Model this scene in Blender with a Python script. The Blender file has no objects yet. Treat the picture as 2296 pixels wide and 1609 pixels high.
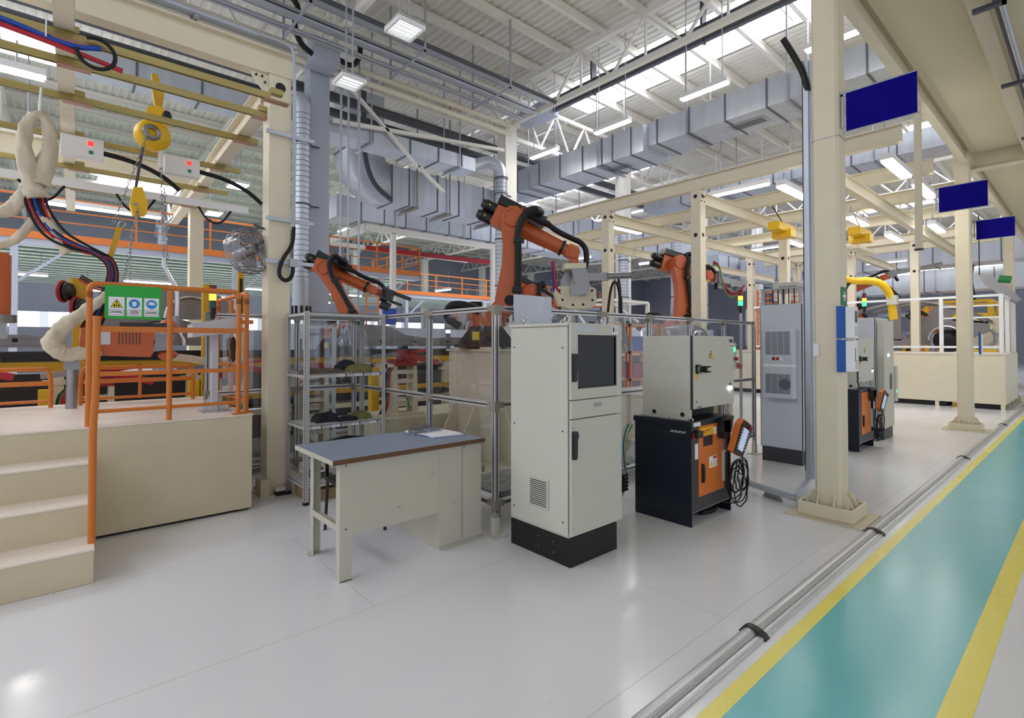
import bpy, math, random
from mathutils import Vector, Matrix
random.seed(7)
SC = bpy.context.scene
COL = SC.collection
PI = math.pi
R = math.radians
V = Vector

# ---------------------------------------------------------------- materials
def lin(c):
    c = c / 255.0
    return c / 12.92 if c <= 0.04045 else ((c + 0.055) / 1.055) ** 2.4
def rgb(*c):
    return (lin(c[0]), lin(c[1]), lin(c[2]), 1.0)
def newmat(name):
    m = bpy.data.materials.new(name); m.use_nodes = True
    n = m.node_tree.nodes; n.clear()
    out = n.new('ShaderNodeOutputMaterial')
    return m, n, m.node_tree.links, out
def paint(name, c, rough=0.5, metal=0.0, var=0.06, scale=6.0, bump=0.0, bscale=200.0, coat=0.0, spec=0.5, stretch=None):
    """painted / metal surface with a faint procedural variation of colour and gloss"""
    m, n, l, out = newmat(name)
    b = n.new('ShaderNodeBsdfPrincipled')
    tc = n.new('ShaderNodeTexCoord')
    nz = n.new('ShaderNodeTexNoise'); nz.inputs['Scale'].default_value = scale; nz.inputs['Detail'].default_value = 4
    src = tc.outputs['Object']
    if stretch:
        mp = n.new('ShaderNodeMapping'); mp.inputs['Scale'].default_value = stretch
        l.new(src, mp.inputs['Vector']); src = mp.outputs['Vector']
    l.new(src, nz.inputs['Vector'])
    mx = n.new('ShaderNodeMix'); mx.data_type = 'RGBA'
    k = rgb(*c)
    mx.inputs[6].default_value = (k[0]*(1-var), k[1]*(1-var), k[2]*(1-var), 1)
    mx.inputs[7].default_value = (min(1,k[0]*(1+var)), min(1,k[1]*(1+var)), min(1,k[2]*(1+var)), 1)
    l.new(nz.outputs['Fac'], mx.inputs[0]); l.new(mx.outputs[2], b.inputs['Base Color'])
    mr = n.new('ShaderNodeMapRange'); mr.inputs[3].default_value = max(0.02, rough-0.06); mr.inputs[4].default_value = min(1, rough+0.06)
    l.new(nz.outputs['Fac'], mr.inputs[0]); l.new(mr.outputs[0], b.inputs['Roughness'])
    b.inputs['Metallic'].default_value = metal
    b.inputs['Specular IOR Level'].default_value = spec
    if coat: b.inputs['Coat Weight'].default_value = coat; b.inputs['Coat Roughness'].default_value = 0.08
    if bump:
        n2 = n.new('ShaderNodeTexNoise'); n2.inputs['Scale'].default_value = bscale; n2.inputs['Detail'].default_value = 3
        l.new(src, n2.inputs['Vector'])
        bp = n.new('ShaderNodeBump'); bp.inputs['Strength'].default_value = bump; bp.inputs['Distance'].default_value = 0.004
        l.new(n2.outputs['Fac'], bp.inputs['Height']); l.new(bp.outputs['Normal'], b.inputs['Normal'])
    l.new(b.outputs[0], out.inputs[0])
    return m
def glow(name, c, s):
    m, n, l, out = newmat(name)
    e = n.new('ShaderNodeEmission'); e.inputs[0].default_value = rgb(*c); e.inputs[1].default_value = s
    l.new(e.outputs[0], out.inputs[0]); return m
def sheer(name, tint, gloss, rough=0.03, fac=0.08):
    """thin clear pane: mostly see-through with a faint reflection"""
    m, n, l, out = newmat(name)
    t = n.new('ShaderNodeBsdfTransparent'); t.inputs[0].default_value = rgb(*tint)
    g = n.new('ShaderNodeBsdfGlossy'); g.inputs[0].default_value = rgb(*gloss); g.inputs['Roughness'].default_value = rough
    x = n.new('ShaderNodeMixShader'); x.inputs[0].default_value = fac
    l.new(t.outputs[0], x.inputs[1]); l.new(g.outputs[0], x.inputs[2]); l.new(x.outputs[0], out.inputs[0])
    return m

M = {}
M['cream'] = paint('cream_paint', (226,216,190), .45, bump=.05)
M['creamdk'] = paint('cream_paint_worn', (206,196,170), .55, var=.1, scale=3, bump=.08)
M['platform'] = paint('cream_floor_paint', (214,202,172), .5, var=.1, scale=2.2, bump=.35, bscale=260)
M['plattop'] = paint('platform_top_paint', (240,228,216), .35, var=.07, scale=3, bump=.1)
M['ral'] = paint('light_grey_powder_coat', (204,202,190), .48, var=.03, bump=.08, bscale=500)
M['ralblue'] = paint('pale_grey_powder_coat', (200,203,212), .45, var=.03)
M['desk'] = paint('desk_grey_paint', (194,190,174), .5, var=.04, bump=.06, bscale=400)
M['desktop'] = paint('blue_grey_laminate', (136,145,166), .42, var=.08, scale=14, bump=.06, bscale=300)
M['edge'] = paint('brown_edge_band', (98,66,40), .6)
M['black'] = paint('black_plastic', (16,16,18), .42)
M['rubber'] = paint('black_rubber_hose', (17,17,20), .55, spec=.4)
M['plinth'] = paint('black_plinth_paint', (22,21,22), .6, var=.2, scale=30)
M['navy'] = paint('navy_blue_paint', (12,20,36), .42, var=.12)
M['charcoal'] = paint('charcoal_paint', (58,58,64), .5)
M['orange'] = paint('robot_orange_paint', (194,94,44), .38, var=.06, coat=.15)
M['orangedoor'] = paint('door_orange_paint', (218,118,42), .42, var=.08)
M['rail'] = paint('railing_orange_paint', (208,118,38), .4, var=.08)
M['farrail'] = paint('distant_railing_orange', (212,118,52), .5)
M['yellow'] = paint('machine_yellow', (236,188,20), .45, var=.08)
M['yellowdk'] = paint('worn_yellow', (206,160,18), .5, var=.15)
M['gold'] = paint('passivated_zinc_rail', (168,152,96), .34, metal=.65, var=.3, scale=3, stretch=(.6,6,6))
M['brassy'] = paint('brass_toned_plate', (170,132,104), .4, metal=.5)
M['galv'] = paint('galvanised_sheet', (190,196,206), .38, metal=.45, var=.2, scale=5, stretch=(1,1,.25))
M['galvdk'] = paint('galvanised_flange', (104,108,116), .45, metal=.5)
M['alu'] = paint('aluminium_profile', (206,206,208), .34, metal=.5, var=.05)
M['aludk'] = paint('bracket_grey', (150,142,132), .5, metal=.2)
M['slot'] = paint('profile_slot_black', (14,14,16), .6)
M['shelf'] = paint('shelf_grey_enamel', (186,187,186), .42, var=.05)
M['steel'] = paint('bare_steel', (150,150,152), .34, metal=.8, var=.15)
M['bodysteel'] = paint('car_body_sheet', (138,134,134), .36, metal=.6, var=.14)
M['chrome'] = paint('polished_metal', (210,210,214), .16, metal=1)
M['roof'] = paint('roof_sheet_paint', (226,223,214), .55, var=.04)
M['truss'] = paint('truss_offwhite', (232,229,220), .5)
M['hallcol'] = paint('hall_column_grey', (176,182,196), .5, var=.04)
M['pipe'] = paint('pipe_cream', (220,214,196), .45)
M['conduit'] = paint('conduit_zinc', (172,176,184), .38, metal=.45)
M['darkpipe'] = paint('dark_grey_pipe', (72,74,80), .5)
M['wall'] = paint('far_wall_cladding', (150,154,168), .7, var=.08, scale=.6)
M['mezz'] = paint('mezzanine_panel', (216,206,174), .55, var=.05, scale=.6, bump=.05)
M['deck'] = paint('deck_underside', (226,238,228), .6)
M['deckgreen'] = paint('deck_sheet_green', (172,190,174), .6)
M['white'] = paint('white_paint', (236,236,236), .45)
M['paper'] = paint('white_paper', (240,240,244), .7)
M['bag'] = paint('cloth_sleeve', (206,194,172), .8, var=.14, scale=9, bump=.5, bscale=18)
M['blue'] = paint('banner_blue', (12,2,128), .7, var=.08, spec=.1)
M['bluefile'] = paint('file_blue', (22,88,178), .5)
M['hoseblue'] = paint('hose_blue', (30,70,170), .45)
M['red'] = paint('hose_red', (176,28,44), .45)
M['redpaint'] = paint('machine_red', (150,24,34), .45)
M['green'] = paint('sign_green', (36,170,60), .5, var=.02)
M['exitgreen'] = paint('exit_green', (0,112,62), .5)
M['cablegreen'] = paint('cable_green', (40,130,70), .5)
M['signblue'] = paint('sign_blue', (40,140,206), .5, var=.02)
M['signyellow'] = paint('sign_yellow', (240,212,40), .5, var=.02)
M['olive'] = paint('olive_cloth', (118,116,70), .85, var=.2, scale=30, bump=.4, bscale=60)
M['darkcloth'] = paint('dark_cloth', (30,33,42), .85, var=.3, scale=30, bump=.4, bscale=60)
M['brown'] = paint('brown_cap_cloth', (92,82,74), .85, bump=.3, bscale=120)
M['carton'] = paint('carton_brown', (168,140,104), .8)
M['screen'] = glow('pendant_screen', (190,205,232), .75)
M['tube'] = glow('lamp_tube', (255,250,240), 24.0)
M['tubefar'] = glow('lamp_tube_warm', (255,250,236), 5.0)
M['led'] = glow('led_white', (235,235,255), 9.0)
M['ledred'] = glow('led_red', (255,40,40), 3.0)
M['ledgreen'] = glow('led_green', (60,255,130), 3.0)
M['lampamber'] = glow('lamp_amber', (255,170,60), 3.2)
M['lampred'] = paint('lens_red', (120,20,24), .25)
M['lampgreen'] = paint('lens_green', (10,80,66), .25)
M['sky'] = glow('skylight_sheet', (240,242,255), 10.0)
M['daylight'] = glow('daylight_window', (236,242,255), 3.0)
M['glass'] = sheer('clear_screen', (240,242,244), (255,255,255), .04, .07)
M['fanfilm'] = sheer('clear_film', (232,234,238), (255,255,255), .12, .10)
M['tinted'] = sheer('tinted_window', (46,42,52), (255,255,255), .04, .045)

def floor_material():
    m, n, l, out = newmat('white_epoxy_floor')
    b = n.new('ShaderNodeBsdfPrincipled'); tc = n.new('ShaderNodeTexCoord')
    nz = n.new('ShaderNodeTexNoise'); nz.inputs['Scale'].default_value = .55; nz.inputs['Detail'].default_value = 6
    l.new(tc.outputs['Object'], nz.inputs['Vector'])
    cr = n.new('ShaderNodeMix'); cr.data_type = 'RGBA'
    cr.inputs[6].default_value = rgb(222,223,226); cr.inputs[7].default_value = rgb(236,237,240)
    l.new(nz.outputs['Fac'], cr.inputs[0])
    br = n.new('ShaderNodeTexBrick'); br.offset = .5
    br.inputs['Scale'].default_value = .33; br.inputs['Mortar Size'].default_value = .0012; br.inputs['Mortar Smooth'].default_value = .3
    br.inputs['Brick Width'].default_value = 1.0; br.inputs['Row Height'].default_value = .5
    br.inputs[1].default_value = (1,1,1,1); br.inputs[2].default_value = (1,1,1,1); br.inputs[3].default_value = (.78,.78,.76,1)
    l.new(tc.outputs['Object'], br.inputs['Vector'])
    mu = n.new('ShaderNodeMix'); mu.data_type = 'RGBA'; mu.blend_type = 'MULTIPLY'; mu.inputs[0].default_value = 1
    l.new(cr.outputs[2], mu.inputs[6]); l.new(br.outputs['Color'], mu.inputs[7])
    # small scuffs
    n3 = n.new('ShaderNodeTexNoise'); n3.inputs['Scale'].default_value = 9; n3.inputs['Detail'].default_value = 8
    l.new(tc.outputs['Object'], n3.inputs['Vector'])
    rp = n.new('ShaderNodeMapRange'); rp.inputs[1].default_value = .70; rp.inputs[2].default_value = .78
    l.new(n3.outputs['Fac'], rp.inputs[0])
    sc = n.new('ShaderNodeMix'); sc.data_type = 'RGBA'; sc.inputs[7].default_value = rgb(170,160,146)
    ml = n.new('ShaderNodeMath'); ml.operation = 'MULTIPLY'; ml.inputs[1].default_value = .35
    l.new(rp.outputs[0], ml.inputs[0]); l.new(ml.outputs[0], sc.inputs[0]); l.new(mu.outputs[2], sc.inputs[6])
    l.new(sc.outputs[2], b.inputs['Base Color'])
    n2 = n.new('ShaderNodeTexNoise'); n2.inputs['Scale'].default_value = 2.4; n2.inputs['Detail'].default_value = 5
    l.new(tc.outputs['Object'], n2.inputs['Vector'])
    mr = n.new('ShaderNodeMapRange'); mr.inputs[3].default_value = .10; mr.inputs[4].default_value = .24
    l.new(n2.outputs['Fac'], mr.inputs[0]); l.new(mr.outputs[0], b.inputs['Roughness'])
    bp = n.new('ShaderNodeBump'); bp.inputs['Strength'].default_value = .06; bp.inputs['Distance'].default_value = .004
    l.new(n2.outputs['Fac'], bp.inputs['Height']); l.new(bp.outputs['Normal'], b.inputs['Normal'])
    l.new(b.outputs[0], out.inputs[0]); return m
M['floor'] = floor_material()
M['teal'] = paint('teal_walkway_paint', (92,186,190), .22, var=.06, scale=1.6, bump=.12, bscale=90)
M['lineyellow'] = paint('yellow_line_paint', (236,222,78), .28, var=.06, scale=2, bump=.1, bscale=90)

# ---------------------------------------------------------------- mesh building
class MB:
    """collects boxes, bars, tubes and prisms, then links them as ONE mesh object"""
    def __init__(s, o=(0,0,0)):
        s.v = []; s.f = []; s.s = []; s.o = V(o)
    def add(s, vs, fs, smooth=False):
        b = len(s.v)
        s.v += [tuple(V(p) - s.o) for p in vs]
        s.f += [tuple(b+i for i in f) for f in fs]
        s.s += [smooth]*len(fs)
        return s
    def box(s, a, b, M4=None):
        x0,y0,z0 = a; x1,y1,z1 = b
        if x0>x1: x0,x1=x1,x0
        if y0>y1: y0,y1=y1,y0
        if z0>z1: z0,z1=z1,z0
        vs = [V(p) for p in ((x0,y0,z0),(x1,y0,z0),(x1,y1,z0),(x0,y1,z0),(x0,y0,z1),(x1,y0,z1),(x1,y1,z1),(x0,y1,z1))]
        if M4: vs = [M4 @ p for p in vs]
        return s.add(vs, [(0,3,2,1),(4,5,6,7),(0,1,5,4),(1,2,6,5),(2,3,7,6),(3,0,4,7)])
    def bar(s, p, q, w, h=None, up=(0,0,1)):
        """box section bar from p to q, width w across, height h"""
        h = h or w; p, q = V(p), V(q); d = (q-p).normalized(); u = V(up)
        if abs(d.dot(u)) > .98: u = V((0,1,0)) if abs(d.y) < .9 else V((1,0,0))
        x = d.cross(u).normalized(); y = x.cross(d).normalized()
        vs = []
        for c in (p, q):
            for a, b in ((-1,-1),(1,-1),(1,1),(-1,1)): vs.append(c + x*(a*w/2) + y*(b*h/2))
        return s.add(vs, [(0,1,2,3),(7,6,5,4),(0,4,5,1),(1,5,6,2),(2,6,7,3),(3,7,4,0)])
    def cyl(s, p, q, r, r2=None, n=14, caps=True):
        p, q = V(p), V(q); r2 = r if r2 is None else r2; d = (q-p).normalized()
        u = V((0,0,1)) if abs(d.z) < .9 else V((1,0,0))
        x = d.cross(u).normalized(); y = x.cross(d)
        a = [p + (x*math.cos(2*PI*i/n) + y*math.sin(2*PI*i/n))*r for i in range(n)]
        b = [q + (x*math.cos(2*PI*i/n) + y*math.sin(2*PI*i/n))*r2 for i in range(n)]
        s.add(a+b, [(i, n+i, n+(i+1)%n, (i+1)%n) for i in range(n)], True)
        if caps:
            s.add(a, [tuple(range(n))]); s.add(b, [tuple(reversed(range(n)))])
        return s
    def tube(s, pts, r, n=8, closed=False, smooth=2, rr=None):
        """round tube along a smoothed path; rr: radius per input point"""
        P = [V(p) for p in pts]; K = len(P)
        RR = list(rr) if rr else [r]*K
        for _ in range(smooth):
            Q = []; T = []; m = len(P)
            for i in range(m if closed else m-1):
                a, b = P[i], P[(i+1)%m]; ra, rb = RR[i], RR[(i+1)%m]
                Q += [a*.75+b*.25, a*.25+b*.75]; T += [ra*.75+rb*.25, ra*.25+rb*.75]
            if not closed: Q = [P[0]]+Q+[P[-1]]; T = [RR[0]]+T+[RR[-1]]
            P, RR = Q, T
        m = len(P)
        t0 = (P[1]-P[0]).normalized(); u = V((0,0,1)) if abs(t0.z)<.9 else V((1,0,0))
        x = t0.cross(u).normalized(); vs = []
        for i in range(m):
            t = ((P[(i+1)%m]-P[i-1]) if closed else (P[min(i+1,m-1)]-P[max(i-1,0)]))
            if t.length < 1e-9: t = t0
            t.normalize(); x = (x - t*x.dot(t)).normalized(); y = t.cross(x)
            vs += [P[i] + (x*math.cos(2*PI*k/n)+y*math.sin(2*PI*k/n))*RR[i] for k in range(n)]
        fs = []
        for i in range(m if closed else m-1):
            j = (i+1)%m
            fs += [(i*n+k, i*n+(k+1)%n, j*n+(k+1)%n, j*n+k) for k in range(n)]
        s.add(vs, fs, True)
        if not closed:
            s.add(vs[:n], [tuple(reversed(range(n)))]); s.add(vs[-n:], [tuple(range(n))])
        return s
    def ball(s, c, r, sc=(1,1,1), n=14, m=9, M4=None):
        c = V(c); vs = []; fs = []
        for i in range(m+1):
            a = PI*i/m
            for k in range(n):
                b = 2*PI*k/n
                p = V((math.sin(a)*math.cos(b)*sc[0], math.sin(a)*math.sin(b)*sc[1], math.cos(a)*sc[2]))*r
                if M4: p = M4 @ p
                vs.append(c+p)
        for i in range(m):
            fs += [(i*n+k, (i+1)*n+k, (i+1)*n+(k+1)%n, i*n+(k+1)%n) for k in range(n)]
        return s.add(vs, fs, True)
    def prism(s, poly, t, org=(0,0,0), ux=(1,0,0), uy=(0,0,1)):
        """polygon in the plane (ux,uy) at org, thickened by t along ux x uy"""
        o, ux, uy = V(org), V(ux), V(uy); nrm = ux.cross(uy).normalized()
        a = [o + ux*x + uy*y for x, y in poly]; b = [p + nrm*t for p in a]; n = len(a)
        ar = sum(poly[i][0]*poly[(i+1)%n][1]-poly[(i+1)%n][0]*poly[i][1] for i in range(n))
        if (ar > 0) == (t > 0): a, b = a[::-1], b[::-1]
        s.add(a+b, [(i, (i+1)%n, n+(i+1)%n, n+i) for i in range(n)])
        s.add(a, [tuple(reversed(range(n)))]); s.add(b, [tuple(range(n))])
        return s
    def ibeam(s, p, q, h=.2, w=.12, t=.012, up=(0,0,1)):
        p, q = V(p), V(q); d = (q-p).normalized(); u = V(up)
        x = d.cross(u).normalized(); y = x.cross(d).normalized()
        for a in (-1, 1): s.bar(p+y*(a*(h-t)/2), q+y*(a*(h-t)/2), w, t, up)
        return s.bar(p, q, t, h-2*t, up)
    def quad(s, a, b, c, d): return s.add([a,b,c,d], [(0,1,2,3)])
    def lathe(s, prof, org=(0,0,0), ax=(0,0,1), n=18):
        """profile (r, h) turned about an axis"""
        o, d = V(org), V(ax).normalized(); u = V((0,0,1)) if abs(d.z)<.9 else V((1,0,0))
        x = d.cross(u).normalized(); y = d.cross(x); vs = []
        for r_, h in prof: vs += [o + d*h + (x*math.cos(2*PI*k/n)+y*math.sin(2*PI*k/n))*r_ for k in range(n)]
        fs = []
        for i in range(len(prof)-1): fs += [(i*n+k, i*n+(k+1)%n, (i+1)*n+(k+1)%n, (i+1)*n+k) for k in range(n)]
        return s.add(vs, fs, True)
    def build(s, name, mat, parent=None, label=None, bevel=0, loc=None, rz=0):
        me = bpy.data.meshes.new(name); me.from_pydata(s.v, [], s.f)
        me.polygons.foreach_set('use_smooth', s.s); me.materials.append(M[mat] if isinstance(mat, str) else mat)
        me.update()
        o = bpy.data.objects.new(name, me); COL.objects.link(o)
        if parent is not None: o.parent = parent
        if loc is not None: o.location = loc
        if rz: o.rotation_euler.z = rz
        if label: o['label'] = label
        if bevel:
            b = o.modifiers.new('soft_edges', 'BEVEL'); b.width = bevel; b.segments = 2; b.limit_method = 'ANGLE'; b.angle_limit = R(50)
        return o

def tag(o, label, cat, group=None, kind=None):
    o['label'] = label; o['category'] = cat
    if group: o['group'] = group
    if kind: o['kind'] = kind
    return o
def thing(name, label, cat, loc=(0,0,0), rz=0, group=None):
    o = bpy.data.objects.new(name, None); COL.objects.link(o); o.empty_display_size = .1
    o.location = loc; o.rotation_euler = (0,0,rz)
    return tag(o, label, cat, group)
def struct(o, label=None):
    o['kind'] = 'structure'
    if label: o['label'] = label
    return o
def dup(root, loc=None, rz=None, label=None, group=None):
    """copy of a thing with copies of its parts and sub-parts"""
    c = root.copy(); COL.objects.link(c)
    if loc is not None: c.location = loc
    if rz is not None: c.rotation_euler = (0,0,rz)
    if label: c['label'] = label
    if group: c['group'] = group
    for ch in list(root.children):
        k = ch.copy(); COL.objects.link(k); k.parent = c
        for g in list(ch.children):
            q = g.copy(); COL.objects.link(q); q.parent = k
    return c
def words(txt, size, loc, rot, mat, parent=None, name='lettering', ext=.0006, align='CENTER'):
    cu = bpy.data.curves.new(name, 'FONT'); cu.body = txt; cu.size = size; cu.extrude = ext
    cu.align_x = align; cu.align_y = 'CENTER'; cu.materials.append(M[mat])
    tmp = bpy.data.objects.new(name, cu); COL.objects.link(tmp)
    me = bpy.data.meshes.new_from_object(tmp.evaluated_get(bpy.context.evaluated_depsgraph_get()))
    bpy.data.objects.remove(tmp); me.name = name
    o = bpy.data.objects.new(name, me); COL.objects.link(o); o.location = loc; o.rotation_euler = rot
    if parent is not None: o.parent = parent
    return o
B = lambda a, b, o=(0,0,0): MB(o).box(a, b)
FY = (R(90), 0, 0)            # lettering that faces -Y
FX = (R(90), 0, R(-90))       # lettering that faces -X
# ---------------------------------------------------------------- camera, world
cam = bpy.data.cameras.new('camera'); cam.sensor_width = 36; cam.lens = 36*1160/2296
cam.shift_y = -52.7/2296; cam.clip_end = 300; cam.clip_start = .05
co = bpy.data.objects.new('camera', cam); COL.objects.link(co)
co.location = (0,0,1.65); co.rotation_euler = (R(90.9), 0, R(-41.3)); SC.camera = co
w = bpy.data.worlds.new('daylight'); SC.world = w; w.use_nodes = True
w.node_tree.nodes['Background'].inputs[0].default_value = (.86,.9,1,1)
w.node_tree.nodes['Background'].inputs[1].default_value = .88
SC.view_settings.view_transform = 'Standard'; SC.view_settings.look = 'None'
SC.view_settings.exposure = 0.12; SC.view_settings.gamma = 1
SC.cycles.use_denoising = True
SC.cycles.max_bounces = 8; SC.cycles.transparent_max_bounces = 16
SC.cycles.sample_clamp_indirect = 6

# ---------------------------------------------------------------- floor and walkway
struct(B((-14,-8,-.1),(64,50,0)).build('floor','floor'))
struct(B((-6,.50,0),(60,1.125,.002)).build('floor_marking','teal'), 'teal painted walkway strip')
struct(B((-6,1.125,0),(60,1.20,.0022)).build('floor_marking','lineyellow'), 'yellow line along the rail side of the teal walkway')
struct(B((-6,.393,0),(60,.50,.0022)).build('floor_marking','lineyellow'), 'yellow line along the open side of the teal walkway')
rail = thing('floor_rail','low ribbed aluminium guide rail on the floor beside the teal walkway','rail',(0,1.32,0))
prof = [(-.068,0),(-.066,.012),(-.03,.016),(-.028,.010),(-.022,.010),(-.02,.02),(.0,.034),(.014,.038),(.03,.036),(.05,.022),(.066,.004),(.066,0)]
m = MB()
m.prism(prof, 66.0, (-6,0,0), (0,1,0), (0,0,1))
for k in range(5): m.box((-6,-.062+k*.007,.012),(60,-.0595+k*.007,.0165))
for k in range(5): m.box((-6,-.012+k*.007,.028+k*.0018),(60,-.0098+k*.007,.0315+k*.0018))
m.build('profile','alu',rail)
for x in (-.6, 2.99, 5.36, 9.76, 14.3, 19.0):
    b = MB()
    pts = [(-.078,.004),(-.06,.024),(-.03,.036),(.0,.045),(.03,.046),(.055,.032),(.076,.003)]
    for i in range(len(pts)-1):
        a, c = pts[i], pts[i+1]
        b.add([(x-.022,a[0],a[1]),(x+.022,a[0],a[1]),(x+.022,c[0],c[1]),(x-.022,c[0],c[1]),(x-.03,a[0],0),(x+.03,a[0],0),(x+.03,c[0],0),(x-.03,c[0],0)],
              [(0,1,2,3),(1,5,6,2),(4,0,3,7)])
    b.build('joint_cover','black',rail,'black rubber cover over a rail joint')

# ---------------------------------------------------------------- far walls
wl = MB().box((-14,40,0),(62,40.3,2.6)).box((-14,40,3.5),(62,40.3,10.3)); struct(wl.build('wall_back','wall'))
struct(B((58,-8,0),(58.3,40,10.3)).build('wall_right','wall'))
for k in range(26):
    x = -12+k*2.9
    g = B((x,40.05,2.62),(x+2.5,40.1,3.48)).build('window_%d' % (k+1),'daylight'); struct(g)

# ---------------------------------------------------------------- mezzanine over the walkway
struct(B((-5,-6,5.30),(13.18,1.60,5.42)).build('ceiling','mezz'), 'cream panel ceiling over the walkway')
struct(B((13.42,-6,5.30),(60,1.60,5.42)).build('ceiling','mezz'), 'cream panel ceiling over the far walkway')
for i, (lab, x0, x1) in enumerate((('cream steel edge beam over the near walkway columns',-5,13.18),('cream steel edge beam over the far walkway columns',13.42,60))):
    tag(MB((x0,1.68,5.1)).ibeam((x0,1.68,5.25),(x1,1.68,5.25),.30,.11,.014).build('edge_beam','cream',loc=(x0,1.68,5.1)), lab, 'beam')
tag(MB((-5,.8,5.1)).ibeam((-5,.8,5.2),(60,.8,5.2),.20,.15,.014).build('floor_joist','creamdk',loc=(-5,.8,5.1)), 'long cream joist under the panel ceiling above the teal walkway', 'beam')
tag(MB((13.3,-6,5.0)).ibeam((13.3,-6,5.2),(13.3,1.9,5.2),.42,.22,.016).build('cross_beam','cream',loc=(13.3,-6,5.0)), 'deep cream cross beam at the second walkway column', 'beam')
tr = thing('cable_conduit','grey cable conduit on brackets under the joist above the walkway','cable tray',(6,.62,5.0))
MB().tube([(-1,0,.07),(7.1,0,.07)],.028,8,smooth=0).build('conduit','conduit',tr)
MB().bar((-1,.045,.075),(7.1,.045,.075),.02,.05).build('conduit','darkpipe',tr)
for x in (0.9,3.2,5.8):
    MB().box((x,-.05,-.02),(x+.06,.2,.02)).box((x,-.05,-.02),(x+.06,-.02,.2)).build('bracket','darkpipe',tr,'dark steel bracket')

# walkway columns
def walkway_column(x, label, detail):
    t = thing('walkway_column', label, 'column', (x,1.73,0))
    m = MB(); h=.115; c=.025
    poly = [(-h+c,-h),(h-c,-h),(h,-h+c),(h,h-c),(h-c,h),(-h+c,h),(-h,h-c),(-h,-h+c)]
    m.prism([(p[0],p[1]) for p in poly], 5.09, (0,0,.012), (1,0,0), (0,1,0)); m.build('shaft','cream',t)
    b = MB(); W, D, H = .205, .235, .13
    for a, c2 in (((-W,-D,.012),(-W+.02,D,H)),((W-.02,-D,.012),(W,D,H)),((-W+.02,-D,.012),(W-.02,-D+.02,H)),((-W+.02,D-.02,.012),(W-.02,D,H))): b.box(a,c2)
    b.box((-W+.02,-D+.02,.012),(W-.02,D-.02,.05)); b.build('base_box','cream',t,bevel=.004)
    B((-W-.09,-D-.09,0),(W+.09,D+.09,.012)).build('base_plate','creamdk',t)
    for sx, sy in ((-1,-.6),(-1,.6),(1,-.6),(1,.6)):
        MB().prism([(0,0),(.085,0),(.085,.03),(.02,.17),(0,.17)],.012,(sx*h,sy*h,.05),(sx,0,0),(0,0,1)).build('gusset','cream',t)
    for sx, sy in ((-.6,-1),(.6,-1),(-.6,1),(.6,1)):
        MB().prism([(0,0),(.11,0),(.11,.03),(.03,.19),(0,.19)],.012,(sx*h,sy*h,.05),(0,sy,0),(0,0,1)).build('gusset','cream',t)
    for sx in (-1,1):
        for sy in (-1,1): MB().cyl((sx*.15,sy*.17,.05),(sx*.15,sy*.17,.16),.014,n=10).cyl((sx*.15,sy*.17,.085),(sx*.15,sy*.17,.11),.026,n=6).build('anchor_bolt','creamdk',t)
    if detail:
        MB().box((-h-.006,-h-.006,3.62),(h+.006,h+.006,3.626)).build('tie_wire','conduit',t)
    return t
walkway_column(5.63,'near cream walkway column with boxed foot and exit sign',True)
walkway_column(13.15,'second cream walkway column with bolted foot beside the guide rail',False)
walkway_column(20.67,'third cream walkway column beyond the blue banners',False)
walkway_column(28.2,'fourth cream walkway column far down the teal walkway',False)
# things on the near column
s = thing('exit_sign','green exit sign with white arrow on the near walkway column','sign',(5.62,1.606,2.10))
B((-.075,0,-.085),(.075,.006,.085)).build('plate','exitgreen',s)
MB().box((-.05,-.002,-.012),(.02,0,.012)).prism([(.0,-.045),(.05,0),(.0,.045),(-.022,.045),(.02,0),(-.022,-.045)],.002,(0,0,0),(1,0,0),(0,0,1)).build('arrow','white',s)
for i, (z, lab) in enumerate(((1.70,'upper blue document holder with papers on the near walkway column'),(1.385,'lower blue document holder with papers on the near walkway column'))):
    f = thing('document_holder', lab, 'holder', (5.53,1.606,z))
    MB().box((-.045,-.04,0),(-.035,.03,.30)).box((-.035,-.04,0),(.03,-.034,.30)).build('folder','bluefile',f)
    MB().prism([(-.042,-.045),(.03,-.10),(.04,-.09),(-.03,-.042)],.285,(0,0,.005),(1,0,0),(0,1,0)).build('paper_stack','paper',f)
    MB().box((.1,-.07,.0),(.235,-.066,.30)).build('sheet','paper',f)
    m = MB()
    if i == 0: m.box((.115,-.0715,.15),(.22,-.0705,.26))
    else: m.box((.12,-.0715,.1),(.16,-.0705,.22))
    for k in range(4): m.box((.115,-.0715,.03+k*.022),(.215,-.0705,.036+k*.022))
    m.build('print','charcoal',f)
tag(B((0,0,0),(.02,.05,.12)).build('switch_box','white',loc=(5.495,1.79,1.53),bevel=.004),'small white switch box on the near walkway column','box')
# banners over the walkway
def banner(x, label, z=3.66):
    t = thing('hanging_banner', label, 'banner', (x,1.3,z))
    B((-.004,-.27,0),(.004,.27,.365)).build('sheet','blue',t)
    MB().cyl((0,-.285,.37),(0,.31,.37),.009,n=8).build('rod','conduit',t)
    MB().cyl((0,-.29,-.002),(0,.3,-.002),.006,n=8).build('rod','conduit',t)
    MB().box((-.012,.29,.04),(.012,.31,.38)).box((-.012,.27,.34),(.012,.31,.36)).build('bracket','conduit',t)
    return t
banner(5.60,'near blue banner on the cream walkway column')
banner(9.85,'middle blue banner hanging over the walkway',3.6)
banner(13.37,'far blue banner beyond the second walkway column')
pt = thing('drop_post','grey square post hanging from the edge beam between two banners','post',(9.35,1.72,2.9))
B((-.04,-.04,.12),(.04,.04,2.2)).build('post','cream',pt); B((-.05,-.05,.10),(.05,.05,.12)).build('end_cap','black',pt)

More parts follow.
